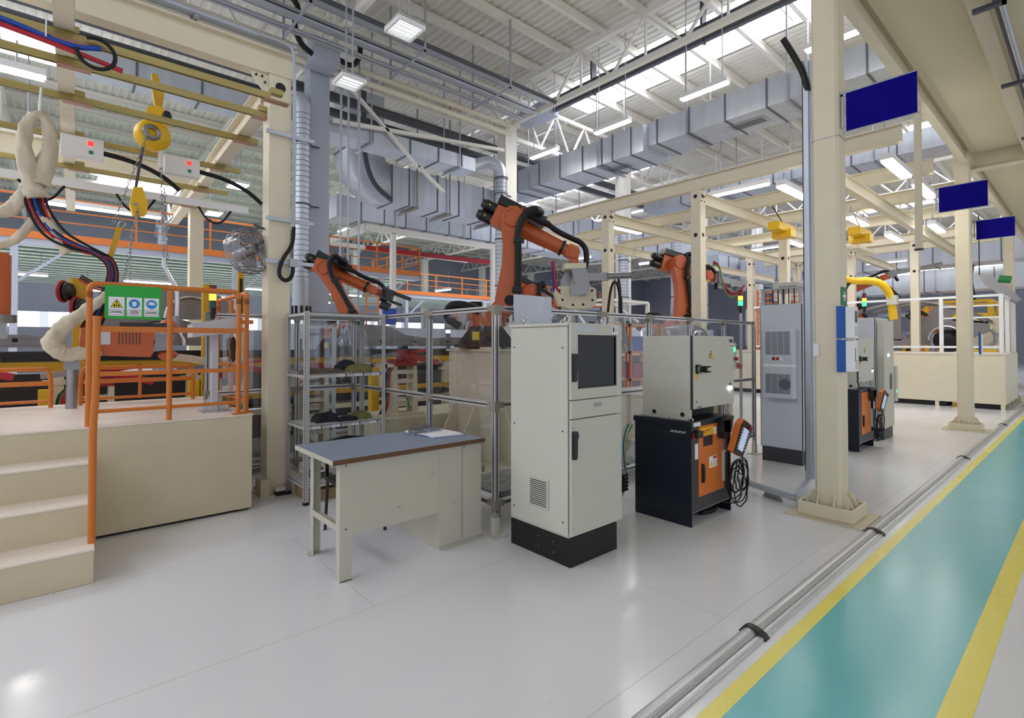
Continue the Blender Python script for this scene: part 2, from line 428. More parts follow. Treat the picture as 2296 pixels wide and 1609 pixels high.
# ---------------------------------------------------------------- roof of the hall
HX = [-1.4, 4.6, 10.6, 16.6, 22.6, 28.6, 34.6, 40.6, 46.6]
def corrugated(x0, x1, y0, y1, z, name, mat, p=.22, d=.05, along='y'):
    """trapezoid sheet, ribs along y (or x)"""
    m = MB(); vs = []
    if along == 'y':
        n = int((x1-x0)/p)
        for k in range(n+1):
            x = x0+k*p
            for dx, dz in ((0,0),(.3,0),(.45,d),(.85,d)):
                vs += [(min(x+dx*p,x1), y0, z+dz), (min(x+dx*p,x1), y1, z+dz)]
    else:
        n = int((y1-y0)/p)
        for k in range(n+1):
            y = y0+k*p
            for dx, dz in ((0,0),(.3,0),(.45,d),(.85,d)):
                vs += [(x1, min(y+dx*p,y1), z+dz), (x0, min(y+dx*p,y1), z+dz)]
    fs = [(2*i, 2*i+1, 2*i+3, 2*i+2) for i in range(len(vs)//2-1)]
    m.add(vs, fs); return m.build(name, mat)
RZ = 10.0
sky_x = [(12.35,14.45),(24.5,27.0),(36.5,39.0)]
edges = [-14, 12.35, 14.45, 24.5, 27.0, 36.5, 39.0, 58]
for i in range(0, 8, 2):
    struct(corrugated(edges[i], edges[i+1], 0 if i else -2, 40, RZ, 'ceiling', 'roof'), 'off white corrugated roof sheet')
for i, (a, b) in enumerate(sky_x):
    struct(corrugated(a, b, 12.3 if i else 12.2, 40, RZ, 'ceiling', 'roof'))
    g = B((a,0,RZ+.12),(b,12.25,RZ+.13)).build('window_%d' % (40+i), 'sky'); struct(g, 'extra roof light strip, some of them added as fill light')
    c = MB().box((a-.05,0,RZ),(a,12.25,RZ+.2)).box((b,0,RZ),(b+.05,12.25,RZ+.2)).box((a,12.2,RZ),(b,12.25,RZ+.2))
    for k in range(12): c.bar((a,1+k*1.05,RZ+.08),(b,1+k*1.05,RZ+.08),.05,.05)
    struct(c.build('window_frame','truss'))
# extra roof-light strips, several added as fill light for the hall
for i, (x0, x1, y0, y1) in enumerate(((-11,-8.5,1,16),(-1.2,1.4,18.2,20.2),(12.6,15.2,27,31),(14,30,24,26),(1.5,5,31,34),(-14,-2,12,14),(18.5,21,14,26))):
    struct(B((x0,y0,RZ-.03),(x1,y1,RZ-.02)).build('window_%d' % (50+i),'sky'), 'extra roof light strip, some of them added as fill light')
# purlins along x
def purlins():
    m = MB()
    for y in (1.2,2.4,3.6,4.8,6.1,7.4,8.6,9.85,11.05): m.ibeam((-14,y,RZ-.13),(58,y,RZ-.13),.22,.11,.02)
    return m.build('ceiling','truss')
struct(purlins(), 'off white roof purlins')
def purlins_back():
    m = MB()
    for k in range(16): m.ibeam((-14,13.4+k*1.7,RZ-.12),(58,13.4+k*1.7,RZ-.12),.2,.1,.02)
    return m.build('ceiling','truss')
struct(purlins_back(), 'off white roof purlins at the back of the hall')
# roof trusses along y
def truss(x, y0, y1, k):
    t = MB((x,y0,8.4))
    t.bar((x,y0,8.5),(x,y1,8.5),.13,.13); t.bar((x,y0,9.62),(x,y1,9.62),.13,.13)
    n = max(2, int((y1-y0)/2.0)); st = (y1-y0)/n
    for i in range(n):
        a = y0+i*st
        t.bar((x,a,8.5),(x,a+st/2,9.6),.06); t.bar((x,a+st/2,9.6),(x,a+st,8.5),.06); t.bar((x,a+st/2,8.5),(x,a+st/2,9.6),.05)
    o = t.build('roof_truss','truss',loc=(x,y0,8.4)); return o
names = ['at the left end of the hall','above the blue grey hall column','above the orange robot','right of the square duct','in the far right bays','beyond the far right columns','deep in the hall','near the end wall','last before the end wall']
for k, x in enumerate(HX):
    tag(truss(x, 0, 12.3, k), 'off white lattice roof truss in the front span ' + names[k], 'truss', kind='structure')
    tag(truss(x, 12.3, 39.8, k), 'off white lattice roof truss in the back span ' + names[k], 'truss', kind='structure')
# lattice girders along the column line and hall columns
gl = MB((-2,12.35,8.2))
for x0, x1 in zip(HX[:-1], HX[1:]):
    gl.bar((x0,12.35,9.5),(x1,12.35,9.5),.12); n=4; st=(x1-x0)/n
    gl.bar((x0,12.35,8.2),(x1,12.35,8.2),.12)
    for i in range(n):
        gl.bar((x0+i*st,12.35,8.2),(x0+(i+.5)*st,12.35,9.5),.06); gl.bar((x0+(i+.5)*st,12.35,9.5),(x0+(i+1)*st,12.35,8.2),.06)
tag(gl.build('lattice_girder','truss',loc=(-2,12.35,8.2)),'off white lattice girder along the hall column row','girder',kind='structure')
for k, x in enumerate(HX[1:8]):
    t = thing('hall_column', ['tall blue grey hall column behind the left cream column','pale hall column behind the big orange robot','pale hall column right of the square duct end','fourth hall column behind the cream gantry','fifth hall column deep in the right bays','sixth hall column in the far distance','seventh hall column in the far distance'][k], 'column', (x,12.3,0))
    m = MB(); m.box((-.23,-.2,0),(.23,-.18,8.45)).box((-.23,.18,0),(.23,.2,8.45)).box((-.23,-.18,0),(-.21,.18,8.45)).box((.21,-.18,0),(.23,.18,8.45))
    m.build('shaft','hallcol' if k==0 else 'truss',t)
    B((-.3,-.28,8.45),(.3,.28,8.56)).build('cap_plate','hallcol' if k==0 else 'truss',t)
    t2 = dup(t, (x,36.6,0), label='pale hall column in the second row, ' + ['behind the left gantry','behind the mezzanine railing','left of the far ducts','behind the far robots','in the far right bays','in the far distance','by the end wall'][k])
# diagonal bracing at the roof
tag(MB((4.8,12.12,7.2)).bar((4.9,12.12,8.3),(7.3,12.12,6.4),.10,.06).bar((4.9,12.12,7.0),(10.3,12.12,7.62),.10,.09).bar((7.25,12.12,6.45),(8.1,12.12,5.9),.1,.06).build('bracing','truss',loc=(4.8,12.12,7.2)),'off white diagonal roof brace between two hall columns','brace')
# ---------------------------------------------------------------- tall computer cabinet
t = thing('equipment_cabinet','tall light grey cabinet with dark window and black plinth beside the desk','cabinet',(2.82,2.57,0))
w_, d_ = .605, .68
MB().box((.025,.02,0),(w_-.025,d_,.215)).build('plinth','plinth',t,bevel=.003)
m = MB()
for x, z in ((.14,.07),(.14,.15),(.3,.07),(.3,.15)): m.cyl((.024,x+.05,z),(.018,x+.05,z),.006,n=8)
m.build('plinth_screw','steel',t)
B((.018,.03,.215),(w_-.004,d_-.005,1.80)).build('carcass','ral',t,bevel=.004)
sp = B((0,.025,.235),(.018,d_-.025,1.775)).build('side_panel','ral',t,bevel=.004)
m = MB()
for y,z in ((.07,.33),(.07,1.62),(d_-.07,.33),(d_-.07,1.62),(.07,1.0),(d_-.07,1.0)): m.cyl((0,y,z),(-.003,y,z),.007,n=8)
m.build('panel_screw','charcoal',sp)
g = B((-.012,.215,.385),(0,.425,.605)).build('vent_grille','ral',sp,bevel=.003)
m = MB()
for k in range(13): m.box((-.0135,.23,.40+k*.0155),(-.011,.41,.407+k*.0155))
m.build('louver','charcoal',g)
B((.0,.02,1.782),(w_+.005,d_,1.806)).build('top_cover','ral',t,bevel=.004)
def cabinet_door(name, z0, z1):
    return B((.012,-.004,z0),(w_+.01,.018,z1)).build(name,'ral',t,bevel=.004)
u = MB()
Z0,Z1,wx0,wx1,wz0,wz1 = 1.236,1.80,.088,.545,1.315,1.715
u.box((.012,-.004,Z0),(wx0,.018,Z1)).box((wx1,-.004,Z0),(w_+.01,.018,Z1)).box((wx0,-.004,Z0),(wx1,.018,wz0)).box((wx0,-.004,wz1),(wx1,.018,Z1))
ud = u.build('upper_door','ral',t)
MB().box((wx0,.0,wz0),(wx1,.006,wz1)).build('window_pane','tinted',ud,'dark tinted window pane')
f = MB()
for a,b in (((wx0,-.007,wz0),(wx0+.012,-.003,wz1)),((wx1-.012,-.007,wz0),(wx1,-.003,wz1)),((wx0,-.007,wz0),(wx1,-.003,wz0+.012)),((wx0,-.007,wz1-.012),(wx1,-.003,wz1))): f.box(a,b)
f.build('window_gasket','black',ud)
B((.10,.02,1.43),(.30,.028,1.62)).build('monitor','black',ud,'dark monitor behind the window')
B((.022,-.008,1.742),(.315,-.004,1.782)).build('name_plate','ralblue',ud)
lb = B((.49,-.007,1.725),(.565,-.004,1.79)).build('label_plate','paper',ud)
MB().box((.50,-.0085,1.74),(.518,-.007,1.78)).box((.53,-.0085,1.75),(.556,-.007,1.753)).box((.53,-.0085,1.762),(.556,-.007,1.765)).box((.53,-.0085,1.774),(.556,-.007,1.777)).build('label_print','charcoal',lb)
dr = cabinet_door('drawer_front',1.094,1.228)
B((.275,-.007,1.168),(.36,-.004,1.196)).build('drawer_label','steel',dr)
ld = cabinet_door('lower_door',.235,1.086)
def swing_handle(parent, z0, z1):
    h = MB().prism([(0,0),(.03,0),(.036,.02),(.04,.13),(.036,(z1-z0)*.7),(.05,(z1-z0)*.78),(.05,(z1-z0)-.03),(.04,z1-z0),(0,z1-z0)],.026,(.018,-.004,z0),(1,0,0),(0,0,1)).build('handle','black',parent,bevel=.004)
    return h
swing_handle(ud,1.37,1.575); swing_handle(ld,.80,1.005)
m = MB()
for z in (.3,.63,1.03): m.cyl((.03,-.004,z),(.03,-.006,z),.004,n=8)
m.build('door_screw','charcoal',ld)
for x,y in ((.1,.12),(.1,.58),(.54,.12),(.54,.58)):
    ring = [(x+.024*math.cos(a*PI/6), y, 1.835+.024*math.sin(a*PI/6)) for a in range(12)]
    MB().tube(ring,.007,8,True,1).cyl((x,y,1.806),(x,y,1.815),.014,n=10).build('eye_bolt','chrome',t)
MB().box((.27,.02,1.806),(.31,.05,1.82)).build('hinge_block','charcoal',t)
tag(B((0,0,0),(.46,.012,.30)).build('metal_sheet','galv',loc=(2.98,3.36,1.78)),'bare grey sheet metal panel standing behind the tall cabinet','panel')

# ---------------------------------------------------------------- workbench
t = thing('workbench','cream metal work desk with blue grey top and side cabinet','desk',(1.40,3.42,0))
L, D, H = 1.30, .735, .86
top = B((0,0,H-.034),(L,D,H)).build('desk_top','desktop',t,'blue grey laminate top'); 
MB().box((.0,-.002,H-.034),(L+.001,0,H)).build('front_edge','edge',top,'brown front edge')
MB().box((-.002,-.001,H-.034),(0,D,H)).build('side_edge','desk',top)
for y0,y1 in ((.06,.125),(D-.09,D-.025)):
    lg = MB().box((.075,y0,0),(.08,y1,H-.034)).box((.08,y0,0),(.165,y0+.005,H-.034)) if y0<.1 else MB().box((.11,y0,0),(.115,y1,H-.034)).box((.115,y1-.005,0),(.19,y1,H-.034))
    lg.box((.08,y0,0),(.17,y1,.006))
    o = lg.build('leg','desk',t)
    MB().cyl((.1,y0+.03,.02),(.1,y0+.03,.026),.006,n=8).cyl((.085,y0+.03,.5),(.09,y0+.03,.5),.006,n=8).build('leg_screw','chrome',o)
MB().box((.085,.12,.33),(.17,D-.085,.335)).box((.085,.12,.335),(.09,D-.085,.375)).build('stretcher','desk',t)
B((.165,.06,.31),(.885,.068,H-.04)).build('modesty_panel','desk',t)
c = MB().box((.885,.055,.045),(1.305,D-.05,H-.036)); cb = c.build('side_cabinet','desk',t,bevel=.002)
MB().box((1.105,.0535,.05),(1.108,.0555,H-.04)).build('panel_gap','charcoal',cb)
B((.90,.075,0),(1.29,D-.07,.045)).build('cabinet_plinth','desk',t)
m = MB()
for x,y,z in ((1.02,.052,.36),(.52,.057,.42),(.82,.057,.62)): m.add([(x,y,z),(x+.025,y,z+.02),(x+.026,y,z+.024),(x-.001,y,z+.004)],[(0,1,2,3)])
m.cyl((.12,.056,.80),(.12,.058,.80),.006,n=8).cyl((1.13,.052,.80),(1.13,.054,.80),.005,n=8).cyl((.12,.056,.36),(.12,.058,.36),.006,n=8)
m.build('scuff_mark','charcoal',t)
# papers and plastic bag on the desk
p = thing('paper_stack','white papers and blue folder on the desk corner','papers',(2.52,3.78,.86))
MB().box((-.16,-.11,0),(.17,.09,.003)).build('folder','bluefile',p)
for k in range(4):
    a = R(-6+k*4); o = MB().prism([(-.15,-.105),(.15,-.105),(.15,.105),(-.15,.105)],.002,(-.005*k,.012*k,.0032+k*.0022),(math.cos(a),math.sin(a),0),(-math.sin(a),math.cos(a),0)).build('sheet','paper',p)
bg = MB(); 
for i in range(10):
    for j in range(7):
        pass
def cloth_lump(w, d, h, seed, nx=18, ny=14, fold=.6):
    """crumpled cloth: a closed rumpled patch with real thickness"""
    rnd = random.Random(seed); ph = [(rnd.uniform(2,9), rnd.uniform(2,9), rnd.uniform(0,6.3), rnd.uniform(.3,1)) for _ in range(7)]
    vs = []; fs = []
    for j in range(ny+1):
        for i in range(nx+1):
            u, v = i/nx*2-1, j/ny*2-1
            r = max(0, 1-(abs(u)**2.6+abs(v)**2.6)*.55)
            e = sum(a*math.sin(fx*u*2+fy*v*2+p_) for fx, fy, p_, a in ph)/4
            z = h*(.28+.72*r)*(1+fold*e*.55)
            if i in (0,nx) or j in (0,ny): z *= .12
            s = 1+.12*math.sin(5*math.atan2(v,u)+seed)
            vs.append((u*w/2*s, v*d/2*s, max(.002,z)))
    n = len(vs); W = nx+1
    vs += [(x,y,0) for x,y,z in vs]
    for j in range(ny):
        for i in range(nx):
            a = j*W+i; fs.append((a,a+1,a+W+1,a+W)); fs.append((n+a,n+a+W,n+a+W+1,n+a+1))
    for i in range(nx): fs.append((i,n+i,n+i+1,i+1)); a=ny*W+i; fs.append((a,a+1,n+a+1,n+a))
    for j in range(ny): a=j*W; fs.append((a,a+W,n+a+W,n+a)); a=j*W+nx; fs.append((a,n+a,n+a+W,a+W))
    return MB().add(vs, fs, True)
o = cloth_lump(.30,.17,.055,4,24,18,1.2).build('plastic_bag','fanfilm',loc=(2.42,3.95,.861)); tag(o,'crumpled clear plastic bag lying by the papers on the desk','bag')
# dark chair behind the desk
ch = thing('chair','black chair mostly hidden behind the desk','chair',(2.0,4.5,0))
MB().prism([(-.2,.0),(.2,.0),(.19,.10),(.0,.13),(-.19,.10)],.03,(0,.1,.68),(1,0,0),(0,0,1)).build('backrest','black',ch)
B((-.2,-.3,.43),(.2,.08,.47)).build('seat','black',ch,bevel=.01)
for sx in (-1,1):
    for sy,yy in ((-1,-.27),(1,.08)): MB().cyl((sx*.17,yy,.44),(sx*.2,yy-.02,0),.014,n=8).build('leg','black',ch)
for sx in (-.17,.17): MB().bar((sx,.1,.46),(sx,.1,.78),.025).build('back_post','black',ch)

# ---------------------------------------------------------------- steel shelf rack
t = thing('shelf_rack','grey perforated steel shelf rack beside the cream column','shelf rack',(1.90,5.36,0))
SW, SD, SH = .90, .58, 1.985
for x0, sx in ((0,1),(SW,-1)):
    for y0, sy in ((0,1),(SD,-1)):
        m = MB().box((x0,y0,.02),(x0+sx*.045,y0+sy*.003,SH)).box((x0,y0,.02),(x0+sx*.003,y0+sy*.045,SH))
        u = m.build('upright','shelf',t)
        h = MB()
        for k in range(64):
            z = .06+k*.03
            h.box((x0+sx*.02,y0-sy*.0008,z),(x0+sx*.027,y0,z+.009)); h.box((x0-sx*.0008,y0+sy*.02,z),(x0,y0+sy*.027,z+.009))
        h.build('perforation','charcoal',u)
        B((x0-sx*.003,y0-sy*.003,0),(x0+sx*.048,y0+sy*.048,.03)).build('foot','black',u)
for z, lab in ((.20,0),(.80,4),(1.33,3),(1.975,0)):
    s = MB().box((.004,.004,z-.004),(SW-.004,SD-.004,z)).box((.004,.004,z-.035),(SW-.004,.007,z)).box((.004,SD-.007,z-.035),(SW-.004,SD-.004,z)).box((.004,.004,z-.035),(.007,SD-.004,z)).box((SW-.007,.004,z-.035),(SW-.004,SD-.004,z))
    so = s.build('shelf','shelf',t)
    for k in range(lab):
        x = (.08+k*.21) if lab==4 else (.34+k*.2)
        c = B((x,.001,z-.03),(x+.085,.0035,z-.006)).build('label_holder','paper',so)
        MB().box((x+.085,.0005,z-.032),(x+.098,.003,z-.004)).box((x+.01,.0005,z-.02),(x+.07,.001,z-.016)).build('label_clip','charcoal',c)
for (nm, mt, x, y, z, w2, d2, h2, sd, lab) in (
  ('work_jacket','darkcloth',2.22,5.62,.801,.26,.2,.09,1,'dark blue folded work cloth heap on the middle shelf of the rack'),
  ('work_glove','darkcloth',2.42,5.52,.801,.22,.12,.05,2,'black work glove lying on the middle shelf of the rack'),
  ('work_trousers','olive',2.60,5.60,.801,.24,.2,.075,3,'olive folded work cloth on the middle shelf of the rack'),
  ('flat_cap','brown',2.05,5.6,1.331,.24,.2,.05,5,'grey brown flat cap at the left of the upper shelf'),
  ('cloth_cap','brown',2.27,5.58,1.331,.22,.16,.045,6,'grey brown flat cloth in the middle of the upper shelf'),
  ('work_vest','olive',2.58,5.55,1.331,.27,.2,.085,8,'olive work vest folded at the right of the upper shelf'),
  ('work_sweater','darkcloth',2.47,5.70,1.331,.2,.16,.12,9,'dark grey rolled cloth behind the olive vest on the upper shelf')):
    tag(cloth_lump(w2,d2,h2,sd).build(nm,mt,loc=(x,y,z)), lab, 'clothing')
cp = thing('baseball_cap','brown baseball cap on the bottom shelf of the rack','cap',(2.16,5.72,.20))
MB().ball((0,0,0),.095,(1,1,1.15),16,10).build('crown','brown',cp)
vs=[];fs=[]
for i in range(9):
    a = R(-150+i*15)
    for rr, zz in ((.09,.03),(.125,.02),(.17,.004)): vs.append((rr*math.cos(a)*.9+.02,rr*math.sin(a),zz+.004)); vs.append((rr*math.cos(a)*.9+.02,rr*math.sin(a),zz))
for i in range(8):
    for j in (0,2):
        a=i*6+j; fs += [(a,a+6,a+8,a+2),(a+1,a+3,a+9,a+7)]
MB().add(vs,fs,True).build('visor','brown',cp)
MB().box((-.05,-.108,.055),(.05,-.098,.075)).build('badge','paper',cp)
tag(B((0,0,0),(.36,.4,.11)).build('carton','carton',loc=(1.97,5.44,.004)),'flat brown carton under the bottom shelf of the rack','box')
tag(B((0,0,0),(.3,.3,.08)).build('parts_tray','black',loc=(2.4,5.42,.004)),'black low tray under the bottom shelf of the rack','tray')

# ---------------------------------------------------------------- robot controllers
def controller(loc, label_ctl, label_box, label_pend, label_coil, full=True):
    X, Y = loc
    t = thing('robot_controller', label_ctl, 'controller', (X,Y,0))
    W, D, H = .75, .60, .945
    B((0,0,.0),(.014,D,H-.03)).build('side_panel','navy',t)
    B((W-.014,0,.0),(W,D,H-.03)).build('side_panel','navy',t)
    B((.014,.02,.13),(W-.014,D,H-.03)).build('carcass','charcoal',t)
    B((-.012,-.012,H-.05),(W+.004,D+.012,H)).build('top_cover','navy',t,bevel=.004)
    MB().box((-.0015,.03,.16),(0,D-.005,.163)).box((-.0015,.03,.115),(0,D-.005,.118)).box((-.0015,D-.1,.16),(0,D-.098,H-.06)).box((-.0015,.02,H-.12),(0,D-.1,H-.117)).build('panel_seam','charcoal',t)
    MB().box((.014,.0,.13),(W-.014,.02,.25)).box((.014,.002,.25),(.125,.02,H-.05)).build('front_frame','charcoal',t)
    MB().box((.014,-.001,.122),(W-.014,.02,.13)).build('bottom_strip','steel',t)
    d = B((.125,-.006,.25),(.60,.02,.90)).build('door','orangedoor',t,bevel=.003)
    MB().prism([(.025,.0),(.05,.0),(.06,.03),(.06,.12),(.045,.17),(.025,.17)],.02,(.145,-.006,.375),(1,0,0),(0,0,1)).build('handle','black',d,bevel=.003)
    if full:
        y = B((.145,-.012,.80),(.385,-.006,.875)).build('lock_plate','yellow',d); MB().prism([(.0,.0),(.09,.012),(.13,.02),(.13,.035),(.0,.02)],.004,(.2,-.0125,.825),(1,0,0),(0,0,1)).build('plate_print','orangedoor',y)
        B((.205,-.012,.70),(.37,-.006,.79)).build('connector_box','black',d,bevel=.006)
        st = B((.31,-.008,.485),(.455,-.006,.59)).build('warning_label','paper',d)
        MB().prism([(0,0),(.055,0),(.0275,.06)],.002,(.318,-.0085,.495),(1,0,0),(0,0,1)).build('warning_triangle','signyellow',st)
        MB().box((.38,-.0095,.565),(.45,-.008,.585)).build('warning_heading','red',st)
        q = MB()
        for k in range(4): q.box((.385,-.0095,.50+k*.015),(.445,-.008,.503+k*.015))
        q.build('warning_print','charcoal',st)
        B((.40,-.008,.79),(.455,-.006,.86)).build('white_label','paper',d)
        B((.065,-.004,.60),(.115,.002,.74)).build('rating_label','paper',t)
        B((.02,-.016,.90),(.14,-.012,.935)).build('name_label','paper',t)
        rk = MB().cyl((.075,0,.83),(.075,-.03,.83),.035,n=16).box((.03,-.05,.80),(.125,-.03,.86)).build('main_switch','black',t)
        MB().box((.012,-.02,.79),(.03,-.012,.845)).build('switch_tag','red',rk)
        q = MB()
        for z, ys in ((.846,(.05,.09,.13,.17)),(.835,(.06,.10,.14,.18))):
            for y in ys: q.box((-.0012,y,z),(0,y+.032,z+.005))
        q.build('side_print','paper',t)
    B((.55,-.03,.33),(.60,-.006,.62)).build('filter_box','ral',t)
    # upper cabinet
    b = thing('switch_cabinet', label_box, 'cabinet', (X,Y,H))
    B((.06,.04,.10),(.86,.55,.778)).build('carcass','ral',b,bevel=.004)
    dd = B((.075,.018,.105),(.865,.04,.775)).build('door','ral',b,bevel=.004)
    MB().box((.062,.018,.1),(.072,.04,.778)).build('door_gap','charcoal',b)
    MB().box((.06,.03,.0),(.068,.55,.10)).box((.06,.03,0),(.10,.045,.02)).build('support_bracket','ral',b); B((.78,.03,.02),(.80,.05,.1)).build('support_bracket','ral',b)
    h = MB()
    for yy in (.12,.42): h.cyl((.0595,yy,.05),(.058,yy,.05),.022,n=16)
    for yy in (.06,.26,.45): h.cyl((.0595,yy,.012),(.058,yy,.012),.005,n=8)
    h.build('frame_hole','slot',b)
    B((.07,.2,.0),(.80,.55,.10)).build('recess','slot',b)
    sw = MB().box((.115,-.005,.43),(.185,.018,.51)).build('switch_base','black',dd)
    MB().cyl((.15,-.005,.47),(.15,-.02,.47),.036,n=18).build('switch_ring','aludk',sw)
    MB().cyl((.15,-.02,.47),(.15,-.05,.47),.03,n=14).box((.14,-.075,.44),(.165,-.05,.50)).box((.15,-.075,.485),(.225,-.05,.50)).box((.15,-.075,.44),(.225,-.05,.455)).build('switch_handle','black',sw)
    B((.118,.014,.375),(.16,.018,.43)).build('switch_label','yellow',dd)
    tri = MB().prism([(-.04,0),(.04,0),(0,.075)],.002,(.40,.016,.565),(1,0,0),(0,0,1)).build('warning_triangle','black',dd)
    MB().prism([(-.033,.005),(.033,.005),(0,.066)],.002,(.40,.0145,.565),(1,0,0),(0,0,1)).build('triangle_field','signyellow',tri)
    MB().prism([(-.003,.045),(.006,.045),(.002,.03),(.008,.03),(-.004,.008),(.0,.024),(-.006,.024)],.002,(.40,.013,.565),(1,0,0),(0,0,1)).build('lightning_mark','black',tri)
    if full:
        B((.775,.015,.715),(.835,.018,.75)).build('dark_label','charcoal',dd); lb2 = B((.775,.015,.655),(.835,.018,.705)).build('white_label','paper',dd)
        MB().box((.782,.0135,.665),(.79,.015,.695)).box((.81,.0135,.67),(.825,.015,.69)).build('label_print','charcoal',lb2)
    lm = MB().cyl((.775,.018,.262),(.775,.004,.262),.018,n=14).build('indicator_lamp','led',dd)
    MB().cyl((.745,.018,.262),(.745,.01,.262),.014,n=10).cyl((.805,.018,.262),(.805,.01,.262),.014,n=10).build('indicator_lamp','led' if full else 'white',dd)
    MB().box((.76,.012,.288),(.772,.018,.315)).box((.79,.012,.288),(.802,.018,.315)).build('indicator_label','charcoal',dd)
    MB().cyl((.13,.018,.17),(.13,.012,.17),.012,n=10).build('key_lock','steel',dd)
    q = MB()
    for k in range(5): q.box((.14+k*.018,.0165,.113),(.153+k*.018,.018,.124))
    q.build('door_print','charcoal',dd)
    if full:
        for x in (.70,.12):
            ring=[(x+.022*math.cos(a*PI/6),.3,.805+.022*math.sin(a*PI/6)) for a in range(12)]
            MB().tube(ring,.006,8,True,1).build('eye_bolt','chrome',b)
    # teach pendant hung on the front right
    p = thing('teach_pendant', label_pend, 'pendant', (X+.52,Y-.02,.70))
    hk = MB().box((-.06,-.06,.05),(.06,.0,.22)).prism([(-.08,.12),(.08,.1),(.14,.25),(.02,.26),(-.06,.22)],.05,(0,-.01,0),(1,0,0),(0,0,1)).build('holder','black',p)
    a = R(-24); ux=(math.cos(a),.0,math.sin(a)); uy=(-math.sin(a),-.12,math.cos(a))
    oo=(.13,-.09,.05)
    MB().prism([(-.10,-.16),(.09,-.16),(.11,.1),(.06,.17),(-.08,.17),(-.125,.1)],.05,oo,ux,uy).build('shell','orangedoor',p,bevel=.006)
    f_ = MB().prism([(-.075,-.165),(.10,-.165),(.125,.1),(.075,.155),(-.06,.155),(-.095,.1)],.03,(oo[0]+.006,oo[1]-.032,oo[2]),ux,uy).build('face','black',p,bevel=.004)
    MB().prism([(-.045,-.125),(.06,-.125),(.06,.09),(-.045,.09)],.003,(oo[0]+.006,oo[1]-.0615,oo[2]+.0),ux,uy).build('screen','screen',f_,'lit pale screen')
    kb = MB()
    for k in range(7):
        for sx in (-.065,.082): kb.prism([(sx-.006,-.1+k*.028),(sx+.006,-.1+k*.028),(sx+.006,-.088+k*.028),(sx-.006,-.088+k*.028)],.004,(oo[0]+.006,oo[1]-.0615,oo[2]),ux,uy)
    kb.build('key_row','white',f_)
    q = V(oo)+V(ux)*.07+V(uy)*.12; MB().cyl(q+V((0,-.05,0)),q+V((0,-.085,0)),.018,n=12).build('stop_button','red',f_)
    # coil of cable hanging below
    c = thing('cable_coil', label_coil, 'cable', (X+.56,Y-.07,.62))
    rn = random.Random(5)
    for k in range(7 if full else 5):
        rx, rz = .10+.06*rn.random(), .15+.07*rn.random(); ox = .05+.12*rn.random(); oz = -.22-.10*rn.random(); yy=-.01-.012*k; tl=rn.uniform(-.3,.3)
        ring=[(ox+rx*math.cos(q_*PI/7)+tl*rz*math.sin(q_*PI/7)*.5, yy+.01*math.sin(q_*3), oz+rz*math.sin(q_*PI/7)) for q_ in range(14)]
        MB().tube(ring,.0065,7,True,1).build('cable_loop','rubber',c)
    MB().tube([(-.05,0,.0),(-.055,0,-.15),(-.05,0,-.3),(-.01,-.02,-.44)],.008,7).tube([(.02,0,.0),(.03,0,-.1),(.02,0,-.2)],.008,7).tube([(.17,-.05,-.02),(.2,-.05,-.12),(.13,-.04,-.2),(.05,-.03,-.2)],.006,7).build('cable_lead','rubber',c)
    MB().tube([(.1,-.03,-.2),(.3,-.04,-.3),(.3,-.03,-.5),(.12,-.02,-.52),(.0,.06,-.5)],.006,7).build('trailing_loop','rubber',c)
    return t
controller((4.285,2.44),'navy robot controller with orange door nearest the camera','light grey switch cabinet on top of the near robot controller','orange rimmed teach pendant hanging on the near robot controller','black cable coil hanging below the near teach pendant')
controller((9.16,2.44),'navy robot controller half hidden by the near walkway column','light grey switch cabinet on the far robot controller','orange rimmed teach pendant on the far robot controller','black cable coil hanging on the far robot controller',False)
ub = thing('cable_heap','black cables lying under the near robot controller','cable',(4.75,2.6,0))
MB().tube([(-.1,-.05,.03),(.05,-.1,.03),(.2,-.06,.05),(.22,.08,.03),(.0,.1,.03),(-.15,.05,.05),(-.1,-.02,.06),(.1,-.05,.07)],.022,8).tube([(-.15,0,.1),(.1,.05,.09),(.28,.0,.06)],.016,8).build('cable','rubber',ub)
# green and black cable loom left of the near controller
cl = thing('cable_loom','green and black cables looping from the back of the near controller','cable',(4.26,3.05,0))
for k in range(6):
    MB().tube([(.02,.02+.01*k,.85),(-.06-.012*k,.05,.72),(-.05-.01*k,.05,.5),(-.03,.06,.3),(-.08,.08,.1),(-.4,.17,.05+.02*k),(-.75,.26,.12+.01*k)],.010,7).build('cable',('cablegreen','signyellow','conduit','hoseblue','cablegreen','conduit')[k],cl)
for k in range(5):
    MB().tube([(-.02,.05,.22+.035*k),(-.2,.10,.19+.035*k),(-.5,.2,.2+.035*k),(-.8,.27,.26+.03*k)],.016,7).build('hose','rubber',cl)

